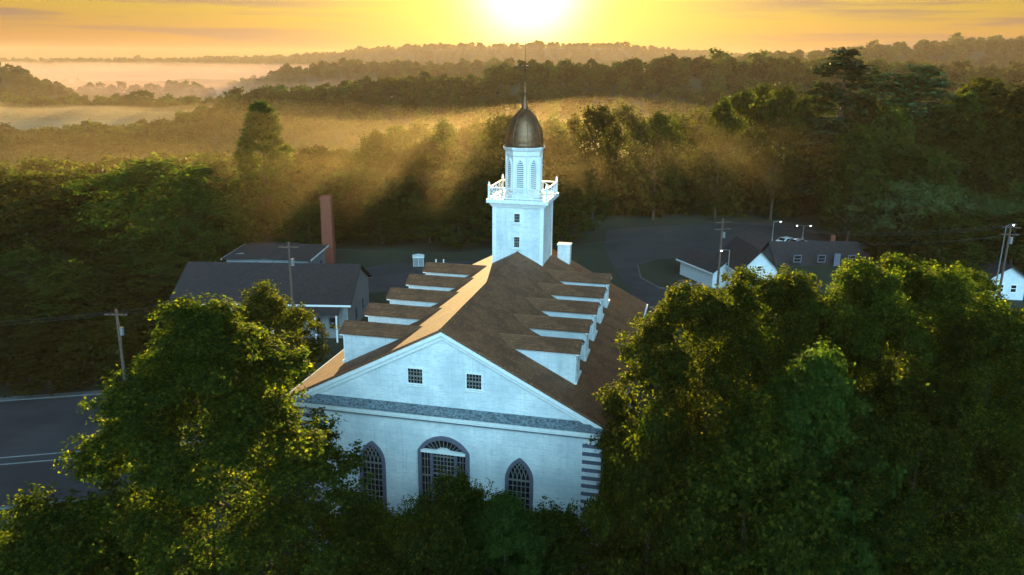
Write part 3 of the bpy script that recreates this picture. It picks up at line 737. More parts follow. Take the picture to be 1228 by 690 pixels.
g0 = G(905, 345)
house('house', 'small white house with its bright gable facing the church, beside the car park', 'house', (P(903, 330, 112).x, 115.5, 0), R(96), 9.0, 5.4, 4.0, 6.7, M_SIDING, M_DARKROOF, windows=[('l', 0, 1.0, 0.9, 1.2), ('l', 0, 3.6, 0.7, 0.8)], group=None)
house('shed', 'low white outbuilding with a dark roof, left of the white gabled house', 'shed', (P(850, 325, 118).x, 119, 0), R(112), 8.5, 4.0, 2.9, 4.2, M_SIDING, M_DARKROOF, windows=[('l', 0, 1.0, 0.9, 1.0)])
ph = P(982, 291, 133)
house('house', 'long house with a broad dark roof behind the right hand treetops', 'house', (ph.x, 134, 0), R(2), 15.5, 10, ph.z - 3.6, ph.z, M_GREYSIDING, M_DARKROOF, windows=[('f', x, 0.7, 1.2, 1.1) for x in (-5, -1, 4)], door=('f', 1.6), chimney=(3, 0.8, ph.z + 0.9))
ph = P(1206, 330, 112)
house('house', 'small bright white gabled house behind the utility pole at the right edge', 'house', (ph.x, 114, 0), R(82), 7.5, 4.6, 3.4, 5.0, M_SIDING, M_DARKROOF, windows=[('l', -0.8, 1.1, 0.8, 1.1), ('l', 0.9, 1.1, 0.8, 1.1)])

# ------------------------------------------------------------------ poles, lamps, wires, cars
def utility_pole(label, loc, h, arms=1, rz=0.0):
    t = thing('utility_pole', label, 'utility pole', loc, rz)
    m = MB(); m.tube([(0, 0, -0.3), (0, 0, h)], [0.19, 0.12], 8); m.build('shaft', M_WOODPOLE, t)
    for k in range(arms):
        m = MB(); z = h - 0.5 - 0.9 * k; m.box(-1.1, 1.1, -0.2, -0.125, z - .06, z + .06); ca = m.build('crossarm', M_WOODPOLE, t)
        for x in (-1.0, -0.45, 0.45, 1.0):
            m = MB(); m.lathe([(0.04, z + .061), (0.055, z + .1), (0.03, z + .13), (0.055, z + .16), (0.02, z + .2)], 8, x, -0.16); m.build('insulator', M_GLASS, ca)
    m = MB(); m.tube([(0.3, 0, h - 2.6), (0.3, 0, h - 1.8)], 0.2, 10); m.build('transformer', M_STEEL, t)
    return t
def street_lamp(label, loc, h, rz=0.0, heads=1, power=1.0, group=None):
    t = thing('street_lamp', label, 'street lamp', loc, rz, group)
    m = MB(); m.tube([(0, 0, -0.2), (0, 0, h)], [0.11, 0.06], 8); m.lathe([(0.2, -0.2), (0.2, 0.25), (0.12, 0.4)], 10); m.build('post', M_STEEL, t)
    for k in range(heads):
        s = 1 if k == 0 else -1
        m = MB(); m.tube([(0, 0, h - 0.1), (s * 0.5, 0, h + 0.05), (s * 1.1, 0, h + 0.08)], 0.035, 6); m.build('arm', M_STEEL, t)
        m = MB(); m.box(*sorted((s * 0.95, s * 1.55)), -0.15, 0.15, h + 0.02, h + 0.16); lh = m.build('lamp_head', M_STEEL, t)
        m = MB(); m.lathe([(0.02, h - 0.10), (0.08, h - 0.05), (0.09, h + 0.018)], 10, s * 1.27, 0); m.build('lens', M_LAMP, lh)
    return t
p = P(346, 291, 86); utility_pole('dark reddish utility pole rising in front of the long hall roof', (p.x, 86, 0), p.z, 1)
p = P(139, 371, 73.5); utility_pole('slim dark utility pole left of the big foreground tree', (p.x, 73.5, 0), p.z, 1)
p = P(867, 262, 104); pole_r = utility_pole('utility pole rising in front of the car park, beside the white gabled house', (p.x, 104, 0), p.z, 2, R(12))
p = P(1213, 268, 100); pole_e = utility_pole('utility pole in front of the small house at the right edge', (p.x, 100, 0), p.z, 2, R(-8))
p = P(290, 305, 116); lampL = street_lamp('lit street lamp glowing behind the left end of the long hall', (p.x - 1.27, 116, 0), p.z, 0)
p = P(964, 271, 150); street_lamp('twin headed lit lamp at the far side of the car park', (p.x, 150, 0), p.z, 0, 2)
p = P(928, 266, 148); street_lamp('thin single lamp post left of the twin headed lamp in the car park', (p.x, 148, 0), p.z, 0, 1)
p = P(1002, 291, 140); street_lamp('low lit lamp at the right end of the car park', (p.x, 140, 0), p.z, 0, 1)
p = P(1208, 271, 101); street_lamp('lit lamp on an arm near the top of the pole at the right edge', (p.x, 101.2, 0), p.z, R(20), 1)
p = P(875, 300, 103); street_lamp('lit lamp beside the utility pole by the white gabled house', (p.x, 103, 0), p.z, R(200), 1)

def wire(label, a, b, sag=0.8, group='power lines'):
    m = MB(); a, b = Vector(a), Vector(b); pts = []
    for i in range(15):
        t = i / 14; q = a.lerp(b, t); q.z -= sag * 4 * t * (1 - t); pts.append(q - a)
    m.tube(pts, 0.022, 4); o = m.build('power_line', M_WIRE); o.location = a
    return tag(o, label, 'power line', group)
pA, pB = P(139, 371, 73.5), P(346, 291, 86)
for k, dx in enumerate((-1.0, 0.45)):
    wire(['upper cable sagging from the slim left pole to the pole before the hall', 'lower cable sagging from the slim left pole to the pole before the hall'][k], (pA.x + dx, 73.34, pA.z - 0.3), (pB.x + dx, 85.84, pB.z - 0.3), 1.6 + k * .5)
    wire(['upper cable crossing the dark woods at the left edge', 'lower cable crossing the dark woods at the left edge'][k], (pA.x + dx, 73.34, pA.z - 0.3), (pA.x - 40, 74.5, pA.z - 1.5 - k), 1.0)
pC, pD = P(867, 262, 104), P(1213, 268, 100)
for k, dx in enumerate((-1.0, 0.45, 1.0)):
    wire(['topmost cable between the two right hand poles', 'middle cable between the two right hand poles', 'lowest cable between the two right hand poles'][k], (pC.x + dx, 103.84, pC.z - 0.3 - 0.9 * (k == 2)), (pD.x + dx, 99.84, pD.z - 0.3 - 0.9 * (k == 2)), 1.2 + .3 * k)
wire('cable running across the woods from the pole before the hall towards the car park pole', (pB.x + 1, 85.84, pB.z - .3), (pC.x - 1, 103.84, pC.z - .3), 2.2)

def car(label, loc, rz, paint, group=None):
    t = thing('parked_car', label, 'car', loc, rz, group)
    m = MB(); prof = [(-2.2, 0.35), (2.2, 0.35), (2.25, 0.7), (2.1, 0.88), (1.05, 0.98), (0.45, 1.42), (-1.15, 1.45), (-1.85, 1.0), (-2.2, 0.95)]
    secs = [(-0.88, 0.97), (-0.80, 1.0), (0.80, 1.0), (0.88, 0.97)]
    n = len(prof); vs = []
    for y, k in secs:
        for x, z in prof: vs.append((x * k, y * (0.82 if z > 1.2 else 1.0), z))
    fs = [tuple(range(n)), tuple(range(4 * n - 1, 3 * n - 1, -1))]
    for i in range(3): fs += [(i * n + j, (i + 1) * n + j, (i + 1) * n + (j + 1) % n, i * n + (j + 1) % n) for j in range(n)]
    m.add(vs, fs); m.build('body', paint, t)
    m = MB()
    for s in (-1, 1):
        y = s * 0.885; m.add([(-1.55, y, 1.02), (0.85, y, 1.02), (0.40, y * .86, 1.36), (-1.1, y * .86, 1.38)], [(0, 1, 2, 3) if s < 0 else (3, 2, 1, 0)])
    m.add([(1.02, -.72, 1.02), (1.02, .72, 1.02), (0.5, .62, 1.405), (0.5, -.62, 1.405)], [(0, 1, 2, 3)]); m.add([(-1.82, -.7, 1.06), (-1.2, -.62, 1.43), (-1.2, .62, 1.43), (-1.82, .7, 1.06)], [(0, 1, 2, 3)])
    m.build('windows', M_GLASS, t)
    for x in (-1.35, 1.35):
        for s in (-1, 1):
            m = MB(); m.tube([(x, s * 0.72, 0.33), (x, s * 0.93, 0.33)], 0.33, 16); w_ = m.build('wheel', M_TYRE, t)
            m = MB(); m.tube([(x, s * 0.931, 0.33), (x, s * 0.945, 0.33)], 0.2, 12); m.build('rim', M_STEEL, w_)
    for s in (-1, 1):
        m = MB(); m.box(2.2, 2.26, s * 0.62 - .18, s * 0.62 + .18, 0.62, 0.76); m.build('headlight', M_TRIM, t)
    return t
def gz(u, v): return G(u, v, 0.012)
q = gz(822, 349); car('dark car parked on the drive by the grass island', (q.x, q.y, 0.012), R(12), M_CARD)
q = gz(944, 294); car('white car parked in the car park under the twin headed lamp', (q.x, q.y, 0.012), R(30), M_CARW)
q = gz(957, 296); car('pale car next to the white one, nearer the dark roofed house', (q.x, q.y, 0.012), R(30), simple('silver_car_paint', (0.4, 0.41, 0.42), 0.3, 0.05, 1, metal=0.4))
# pale storage container beyond the left dormers
q = gz(502, 319)
vt = thing('storage_box', 'small pale storage box standing beyond the left hand dormers', 'storage box', (q.x, q.y, 0.02), R(6))
m = MB(); m.box(-0.85, 0.85, -0.9, 0.9, 0.12, 1.55); m.build('body', M_SIDING, vt)
m = MB(); m.prism([(-0.95, 1.553), (0.95, 1.553), (0.95, 1.62), (0, 1.78), (-0.95, 1.62)], -1.0, 1.0); m.build('lid', M_TRIM, vt)
for x in (-0.42, 0.42): m = MB(); m.box(x - .38, x + .38, -0.94, -0.902, 0.2, 1.48); dd = m.build('door', M_GREYSIDING, vt); m = MB(); m.box(x - .03 - .3 * (x / .42), x + .03 - .3 * (x / .42), -0.98, -0.942, 0.8, 0.95); m.build('handle', M_IRON, dd)
for x in (-.7, .7): m = MB(); m.box(x - .08, x + .08, -0.85, 0.85, 0, 0.118); m.build('foot', M_WOODPOLE, vt)
for k, uu in enumerate((523, 532)):
    q = gz(uu, 320); t_ = thing('bollard', ['short white bollard nearer the storage box', 'slim white bollard nearer the church roof'][k], 'bollard', (q.x, q.y, 0.02))
    m = MB(); m.tube([(0, 0, 0), (0, 0, 1.1)], 0.11, 8); m.build('post', M_TRIM, t_); m = MB(); m.lathe([(0.14, 1.1), (0.14, 1.16), (0.05, 1.24)], 8); m.build('cap', M_TRIM, t_)

# ------------------------------------------------------------------ trees
def leaf_object(name, c, nrm, size, rng, mat, parent=None, aspect=0.62):
    n = len(c)
    nr = nrm + rng.normal(0, 0.55, (n, 3)); nr /= np.linalg.norm(nr, axis=1)[:, None] + 1e-9
    t = np.cross(nr, rng.normal(0, 1, (n, 3))); t /= np.linalg.norm(t, axis=1)[:, None] + 1e-9
    b = np.cross(nr, t); s = size[:, None]
    v = np.empty((n, 4, 3)); fold = nr * s * 0.16
    v[:, 0] = c - t * s * 0.5; v[:, 1] = c + b * s * aspect * 0.5 + fold; v[:, 2] = c + t * s * 0.5; v[:, 3] = c - b * s * aspect * 0.5 + fold
    me = bpy.data.meshes.new(name); me.vertices.add(n * 4); me.vertices.foreach_set('co', v.reshape(-1).astype(np.float32))
    me.loops.add(n * 4); me.loops.foreach_set('vertex_index', np.arange(n * 4, dtype=np.int32))
    me.polygons.add(n); me.polygons.foreach_set('loop_start', np.arange(0, n * 4, 4, dtype=np.int32))
    me.update(); me.validate(); me.materials.append(mat)
    o = bpy.data.objects.new(name, me)
    if parent is not None: link(o, parent)
    return o
def unit(rng, n):
    d = rng.normal(0, 1, (n, 3)); return d / np.linalg.norm(d, axis=1)[:, None]
def crown_points(rng, H, Rr, zlo, nl, nt, nleaf, tuft, lobe, shape, fill=0.10):
    """lobes over a crown envelope, tufts over each lobe, leaves in each tuft. Envelope radius by height fraction from `shape`"""
    hf = np.linspace(0, 1, len(shape)); L = []
    golden = 2.39996
    for i in range(nl):
        f = ((i + 0.5) / nl) ** 0.85; a = i * golden + rng.uniform(-.4, .4)
        rad = np.interp(f, hf, shape) * Rr
        k = rng.uniform(0.45, 0.92) if f < 0.9 else rng.uniform(0, 0.6)
        z = zlo + (H - zlo) * f
        L.append((rad * k * math.cos(a), rad * k * math.sin(a), z - lobe * Rr * 0.5 * (f > 0.85), lobe * Rr * rng.uniform(0.75, 1.25) * (0.55 + 0.45 * min(1, np.interp(f, hf, shape)))))
    L = np.array(L); C_, N_ = [], []
    ax = np.array([0, 0, zlo + (H - zlo) * 0.4])
    for x, y, z, r in L:
        c = np.array([x, y, z]); out = c - ax; out = out / (np.linalg.norm(out) + 1e-6)
        dd = unit(rng, nt * 2) + out * 0.55 + np.array([0, 0, 0.25]); dd /= np.linalg.norm(dd, axis=1)[:, None]; dd = dd[:nt]
        tc_ = c + dd * r * np.array([1, 1, 0.78]) * rng.uniform(0.62, 1.08, (nt, 1))
        # a few sprigs that reach out of the lobe
        sp_ = rng.random(nt) < 0.30; tc_[sp_] += dd[sp_] * r * rng.uniform(0.1, 0.85, (sp_.sum(), 1))
        lc = tc_[:, None, :] + rng.normal(0, tuft, (nt, nleaf, 3)) * np.array([1, 1, 0.75])
        C_.append(lc.reshape(-1, 3)); N_.append(np.repeat(dd + np.array([0, 0, 0.5]), nleaf, 0))
    n = int(nl * nt * nleaf * fill); f = rng.random(n) ** 0.8; a = rng.uniform(0, 6.283, n); rad = np.interp(f, hf, shape) * Rr * 0.80 * np.sqrt(rng.random(n))
    C_.append(np.stack([rad * np.cos(a), rad * np.sin(a), zlo + (H - zlo) * 0.93 * f], -1)); N_.append(rng.normal(0, 1, (n, 3)))
    return np.concatenate(C_), np.concatenate(N_), L
def trunk_mesh(rng, H, r0, L, n_limb=12, lean=0.0):
    m = MB(); top = Vector((lean * H * 0.1, 0, H * 0.86)); pts = []
    for i in range(8):
        t = i / 7; pts.append(Vector((math.sin(t * 3) * 0.12 * r0 * 3, math.cos(t * 4) * 0.1 * r0 * 3, -0.3 + t * top.z)) + Vector((top.x * t, 0, 0)))
    m.tube(pts, [r0 * 1.35] + [r0 * (1 - 0.86 * (i / 7) ** 0.9) for i in range(1, 8)], 8)
    for k in rng.permutation(len(L))[:n_limb]:
        x, y, z, r = L[k]; q = Vector((x, y, z)); s = min(0.95, max(0.25, (z - 0.35 * math.hypot(x, y) * 1.6) / top.z))
        a = pts[0].lerp(pts[-1], s * 0.92); mid = a.lerp(q, 0.5) + Vector((0, 0, -0.06 * r))
        rr = r0 * (1 - 0.8 * s) * 0.55; m.tube([a, mid, q], [rr, rr * 0.6, rr * 0.15], 6)
    return m
def make_tree(name, seed, H, Rr, zlo, nl, nt, nleaf, tuft, lobe, shape, leafsize, mat, r0=0.35, aspect=0.62, limbs=12):
    rng = np.random.default_rng(seed)
    root = bpy.data.objects.new(name, None); link(root)
    c, nrm, L = crown_points(rng, H, Rr, zlo, nl, nt, nleaf, tuft, lobe, shape)
    leaf_object('crown', c, nrm, rng.uniform(0.65, 1.35, len(c)) * leafsize, rng, mat, root, aspect)
    trunk_mesh(rng, H, r0, L, limbs).build('trunk', M_BARK, root, smooth=True)
    return root
DOMEY = [0.55, 0.95, 1.0, 0.92, 0.72, 0.38]
BROAD = [0.6, 0.9, 1.0, 0.98, 0.85, 0.5]
CONEY = [0.85, 1.0, 0.86, 0.66, 0.42, 0.16]
protos = {}
def proto(key, *a, **k):
    if key not in protos:
        protos[key] = make_tree(*a, **k)
    return protos[key]
used_proto = set()
def place(key, label, x, y, H=None, width=None, rz=0.0, group=None, cat='tree', z=None, tagname=None):
    src = protos[key]; H0, W0 = src['_h'], src['_w']
    o = src if key not in used_proto else copy_tree(src); used_proto.add(key)
    z = float(height(x, y)) if z is None else z
    H = H or H0; width = width or W0 * H / H0
    o.location = (x, y, z); o.rotation_euler = (0, 0, rz); o.scale = (width / W0, width / W0, H / H0)
    return tag(o, label, cat, group)
def reg(key, o, h, w):
    me = [c for c in o.children if c.name.startswith('crown')][0].data
    co = np.empty(len(me.vertices) * 3, np.float32); me.vertices.foreach_get('co', co); co = co.reshape(-1, 3)
    o['_h'] = float(np.percentile(co[:, 2], 99.9)); o['_w'] = float(2 * np.percentile(np.hypot(co[:, 0], co[:, 1]), 96)); protos[key] = o
# near foliage: high detail
reg('near_a', make_tree('maple_tree', 11, 22.5, 6.6, 3.0, 125, 40, 36, 0.15, 0.155, [1.0, 1.0, 0.93, 0.76, 0.52, 0.20], 0.165, M_LEAF_NEAR, 0.42), 22.5, 13.2)
reg('near_b', make_tree('maple_tree', 12, 21.5, 5.4, 3.5, 112, 38, 36, 0.15, 0.165, [0.6, 0.9, 1.0, 0.95, 0.82, 0.55], 0.16, M_LEAF_NEAR, 0.36), 21.5, 10.8)
reg('near_c', make_tree('linden_tree', 13, 14.0, 3.6, 3.0, 38, 42, 28, 0.17, 0.29, DOMEY, 0.18, M_LEAF_NEAR, 0.26), 14.0, 7.2)
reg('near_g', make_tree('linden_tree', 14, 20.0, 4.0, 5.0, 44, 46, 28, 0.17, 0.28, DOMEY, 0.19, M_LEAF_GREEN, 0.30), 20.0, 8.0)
def crown_co(o):
    me = [c for c in o.children if c.name.startswith('crown')][0].data
    co = np.empty(len(me.vertices) * 3, np.float32); me.vertices.foreach_get('co', co); return co.reshape(-1, 3)[::7]
def near_tree(key, label, u, v, Y, w, rz):
    """a tree standing at distance Y under photo column u, as tall as the photo's crown top at row v says"""
    src = protos[key]; co = crown_co(src); x = P(u, v, Y).x; k = w / src['_w']; H = 16.0
    c, s_ = math.cos(rz), math.sin(rz)
    X = x + k * (co[:, 0] * c - co[:, 1] * s_); YY = Y + k * (co[:, 0] * s_ + co[:, 1] * c)
    target = ray(u, v)[1]                                          # slope of the sight line over the crown
    lo, hi = 4.0, 34.0
    for _ in range(30):
        H = (lo + hi) / 2; sl = (co[:, 2] * H / src['_h'] - CAMZ) / YY
        if np.percentile(sl, 99.95) > target: hi = H
        else: lo = H
    return place(key, label, x, Y, H, w, rz)
near = [   # key, label, column, row of the top, distance, width, turn
    ('near_a', 'huge dense maple filling the lower left, sunlit along its right crown', 244, 360, 33.5, 14.3, 3.5),
    ('near_c', 'lower leafy tree at the foot of the big left maple, at the left road edge', 66, 585, 30, 8.0, 2.2),
    ('near_c', 'dark bushy tree in the bottom left corner beside the road', 4, 625, 33, 8.0, 4.0),
    ('near_c', 'round tree between the big left maple and the long hall porch', 318, 338, 60.5, 9.2, 1.0),
    ('near_c', 'small tree before the white wall between the left pointed and the arched church windows', 492, 594, 33.0, 4.8, 0.0),
    ('near_c', 'leafy young tree hiding the foot of the left pointed church window', 440, 588, 34.5, 4.6, 2.0),
    ('near_c', 'small tree in front of the wide arched church window', 548, 562, 34.4, 5.2, 2.7),
    ('near_g', 'small bright green tree between the arched window and the right pointed window', 604, 590, 32.0, 6.0, 0.9),
    ('near_c', 'small tree under the right pointed window, left of the striped church corner', 660, 600, 33.2, 6.2, 4.2),
    ('near_c', 'dark small tree at the bottom edge under the arched window', 505, 610, 28.5, 6.0, 5.1),
    ('near_b', 'tall maple hiding the right church corner, with sunlit sprays on its left', 856, 335, 36.5, 10.2, 0.5),
    ('near_c', 'leafy sapling crowding the striped right corner of the church', 742, 522, 36.6, 2.4, 1.5),
    ('near_b', 'broad sunlit maple at the far right, highest of the foreground crowns', 1112, 308, 42.5, 12.0, 2.0),
    ('near_g', 'vivid green tree in the gap between the two tall right maples', 985, 415, 31.0, 7.6, 1.4),
    ('near_b', 'maple whose top shows just right of the tall maple by the church corner', 930, 322, 43.5, 10.0, 2.9),
    ('near_b', 'maple between the vivid green tree and the broad sunlit maple', 1045, 312, 40.5, 9.0, 5.0),
    ('near_b', 'dark maple at the right edge below the white gabled house', 1205, 372, 36.6, 9.5, 3.6),
    ('near_c', 'dark tree at the bottom right, under the vivid green one', 905, 470, 28.0, 8.2, 0.4),
    ('near_b', 'shaded maple at the lower right corner', 1120, 430, 30.5, 9.6, 5.3),
    ('near_c', 'low dark tree at the right of the church, against its side wall', 790, 480, 31.6, 5.6, 3.3),
    ('near_c', 'tree behind the tall right maple, beside the church side wall', 890, 372, 50.5, 8.2, 3.0),
    ('near_b', 'tree rising behind the highest right maple near the dark roofed house', 1160, 325, 52.5, 10.0, 0.7),
]
for args in near: near_tree(*args)
# middle distance: woodland trees
for i in range(4): reg('mid%d' % i, make_tree('woodland_tree', 30 + i, 20, 6.2, 3.0, 30, 26, 8, 0.30, 0.30, [DOMEY, BROAD, DOMEY, [0.7, 1, .9, .95, .6, .35]][i], 0.60, M_LEAF_MID, 0.3, 0.7, 8), 20, 12.4)
reg('tall', make_tree('poplar_tree', 41, 24, 5.0, 3.0, 64, 30, 12, 0.24, 0.20, [0.9, 1.0, 0.95, 0.85, 0.62, 0.42, 0.2], 0.42, M_LEAF_MID, 0.3, 0.7, 10), 24, 10)
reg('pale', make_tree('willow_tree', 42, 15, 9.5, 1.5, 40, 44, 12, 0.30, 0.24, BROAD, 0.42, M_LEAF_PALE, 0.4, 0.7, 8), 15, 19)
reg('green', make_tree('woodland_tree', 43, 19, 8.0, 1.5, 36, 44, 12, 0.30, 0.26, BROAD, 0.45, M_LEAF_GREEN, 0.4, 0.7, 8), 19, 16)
def make_spruce(seed):
    rng = np.random.default_rng(seed); H = 30; root = bpy.data.objects.new('pine_tree', None); link(root); C_, N_ = [], []
    m = MB(); m.tube([(0, 0, -0.3), (0.1, 0, H * .5), (0, 0.05, H)], [0.45, 0.28, 0.04], 8)
    for i in range(230):
        f = rng.uniform(0.16, 1.0); z = H * f; ln = (1 - f) ** 0.55 * 6.2 * rng.uniform(0.45, 1.12) + 0.7; a = rng.uniform(0, 6.283)
        dr = np.array([math.cos(a), math.sin(a), 0.12]); n = int(34 * ln / 4) + 8; t = rng.uniform(0.25, 1, n) ** 0.8
        c = np.array([0, 0, z]) + dr * (t * ln)[:, None] + rng.normal(0, 0.42, (n, 3)) * np.array([1, 1, 0.5]); c[:, 2] -= 0.08 * (t * ln) ** 1.3
        C_.append(c); N_.append(np.tile([0, 0, 1.0], (n, 1)))
        if i % 3 == 0: e = np.array([0, 0, z]) + dr * ln * 0.9; m.tube([(0, 0, z), tuple(e)], [0.09, 0.02], 5)
    c = np.concatenate(C_); leaf_object('crown', c, np.concatenate(N_), rng.uniform(.6, 1.3, len(c)) * 0.75, rng, M_NEEDLE, root, 0.5)
    m.build('trunk', M_BARK, root, smooth=True); return root
reg('pine', make_spruce(51), 30, 12)
reg('pine2', make_spruce(52), 30, 12)
def top_tree(key, label, u, v, Y, w, rz=0.0, group=None):
    """a tree whose top stands where the photo shows it, at distance Y, standing on the ground there"""
    p = P(u, v, Y); z = float(height(p.x, p.y)); return place(key, label, p.x, p.y, max(6, p.z - z), w, rz, group, z=z)
random.seed(7)
single = [
    ('tall', 'tall pointed tree rising alone above the left woods in the golden haze', 311, 122, 150, 12.5, 0.3),
    ('pine', 'tallest ragged pine on the right, its tip above the skyline', 1016, 60, 170, 22, 0.0),
    ('pine2', 'dark pine with a broad crown, second right of the tallest pine', 1108, 80, 175, 22, 1.0),
    ('pine', 'dark tree with a flat top between the two tall pines', 1062, 88, 182, 20, 2.4),
    ('mid1', 'dark spreading tree at the right edge beyond the pines', 1186, 93, 172, 19, 0.8),
    ('mid2', 'dark treetop cut by the right edge of the view', 1235, 100, 165, 19, 0.8),
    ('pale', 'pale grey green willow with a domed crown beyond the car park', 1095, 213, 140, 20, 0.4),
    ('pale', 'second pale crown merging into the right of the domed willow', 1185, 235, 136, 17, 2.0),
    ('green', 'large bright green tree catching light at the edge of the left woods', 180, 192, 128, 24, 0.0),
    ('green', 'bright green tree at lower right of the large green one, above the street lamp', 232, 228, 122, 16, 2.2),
    ('mid3', 'yellow green tree between the large green tree and the left edge', 100, 205, 134, 13, 2.2),
    ('mid1', 'dark round tree at the left edge of the woods', 20, 212, 122, 17, 1.2),
    ('mid2', 'dark tree beside the yellow green one in the left woods', 60, 207, 128, 13, 3.1),
]
for k, lab, u, v, Y, w, rz in single: top_tree(k, lab, u, v, Y, w, rz)
keys = ['mid0', 'mid1', 'mid2', 'mid3']
# the wood's skyline behind the church, one tree per crown seen in the photo
crest = [(-60, 215), (225, 190), (255, 196), (285, 185), (345, 190), (372, 178), (405, 176), (440, 180), (452, 160), (478, 146), (505, 143), (532, 147), (560, 150), (578, 140), (603, 132),
         (660, 137), (688, 134), (715, 130), (745, 128), (768, 132), (790, 128), (815, 134), (842, 126), (868, 112), (890, 106), (915, 102), (940, 106), (962, 116), (985, 104), (1045, 112), (1085, 110), (1140, 118), (1160, 110), (1210, 112)]
for i, (u, v) in enumerate(crest):
    Y = 185 + 18 * math.sin(i * 2.1)
    zone = 0 if u < 420 else (1 if u < 860 else 2)
    top_tree(keys[i % 4], ['treetop along the crest of the misty left woods', 'golden hazed treetop along the crest of the woods behind the church tower', 'dark treetop along the crest of the right hand woods'][zone], u, v + random.uniform(-5, 7), Y, random.uniform(9, 16.5), random.uniform(0, 6.28),
             ['left wood crest', 'wood crest behind the church', 'right wood crest'][zone])
# rows filling the slope of the wood in front of that skyline, down to the clearings
def skyline(u): return np.interp(u, [c[0] for c in crest], [c[1] for c in crest])
k = 0
for Y, spacing, drop in ((162, 40, 26), (142, 46, 58), (124, 50, 96)):
    u = -70
    while u < 1300:
        uu = u + random.uniform(-10, 10); vv = skyline(uu) + drop + random.uniform(-9, 14)
        p = P(uu, vv, Y); keep = True
        if Y < 130 and (uu > 212 and uu < 700): keep = False        # hall, yard and church
        if 700 <= uu < 1130 and Y < 165: keep = uu > 1010 and Y > 135 # car park
        if Y < 150 and 330 < uu < 560: vv = max(vv, 246)
        if Y < 130 and uu < 215: vv = max(vv, 262)
        if uu > 1130 and Y < 150: vv = max(vv, 215 + (150 - Y) * 1.5)
        if keep:
            zone = 0 if uu < 330 else (1 if uu < 760 else 2)
            top_tree(keys[k % 4], ['shadowed tree inside the dark left woods', 'orange lit tree in the woods behind the church and hall', 'shadowed tree inside the dark right woods'][zone], uu, vv, Y + random.uniform(-7, 7), random.uniform(11, 15), random.uniform(0, 6.28),
                     ['left woods', 'woods behind the church', 'right woods'][zone])
        k += 1; u += spacing * random.uniform(0.8, 1.2)
for i, (u, v, Y) in enumerate([(-30, 392, 78), (28, 400, 76.5), (78, 392, 79), (150, 394, 80), (195, 378, 84), (-75, 384, 80), (52, 410, 75.5), (2, 408, 76), (108, 404, 76.5)]):
    top_tree(keys[(i + 1) % 4], 'low dark tree at the far kerb of the left road', u, v, Y, random.uniform(9, 12), i, 'trees at the far kerb of the left road')
# darker trees down the left side between road and hall
for i, (u, v, Y) in enumerate([(20, 300, 104), (75, 318, 100), (130, 312, 106), (180, 322, 108), (10, 362, 90), (60, 372, 92), (-40, 340, 96), (105, 372, 96)]):
    top_tree(keys[i % 4], 'dark tree in the deep shade above the left road', u, v, Y, random.uniform(10, 14), i, 'trees above the left road')
for i, (u, v, Y) in enumerate([(1150, 285, 118), (1215, 300, 122), (1100, 300, 128), (1060, 305, 132)]):
    top_tree(keys[i % 4], 'low dark tree among the houses on the right', u, v, Y, random.uniform(8, 11), i, 'trees among the right hand houses')
UNDER = 1
for key, o in protos.items():
    if key not in used_proto: 
        for ch in list(o.children): bpy.data.objects.remove(ch)
        bpy.data.objects.remove(o)
for o in list(C.objects):
    for kk in ('_h', '_w'):
        if kk in o: del o[kk]

# ------------------------------------------------------------------ forest on the far hills (countless: one object)
hidden = bpy.data.collections.new('forest_kinds')
for i in range(4):
    rng = np.random.default_rng(70 + i)
    c, nrm, L = crown_points(rng, 12, 5.6, 1.5, 14, 16, 3, 0.35, 0.36, [DOMEY, BROAD, CONEY, DOMEY][i])
    o = leaf_object('forest_kind', c, nrm, rng.uniform(.7, 1.4, len(c)) * 1.35, rng, M_LEAF_MID, None, 0.8); hidden.objects.link(o)
def forest_points():
    rng = np.random.default_rng(5); pts, scl = [], []
    bands = [(228, 420, 8.5, 1.0), (420, 700, 10.5, 1.12), (700, 1000, 12, 1.2), (1000, 1500, 17, 1.35), (1500, 2200, 23, 1.6), (3700, 4700, 46, 2.2)]
    for y0, y1, sp_, sc in bands:
        ys = np.arange(y0, y1, sp_)
        for y in ys:
            xs = np.arange(-0.80 * y, 0.80 * y, sp_)
            x = xs + rng.uniform(-.45, .45, len(xs)) * sp_; yy = y + rng.uniform(-.45, .45, len(xs)) * sp_
            z = height(x, yy); s = sc * rng.uniform(0.62, 1.25, len(xs)); s[rng.random(len(xs)) < 0.05] *= 1.35
            ok = (z > -62) & (np.hypot(x, yy) > 224)
            pts.append(np.stack([x, yy, z - 0.6], -1)[ok]); scl.append(s[ok])
    return np.concatenate(pts), np.concatenate(scl)
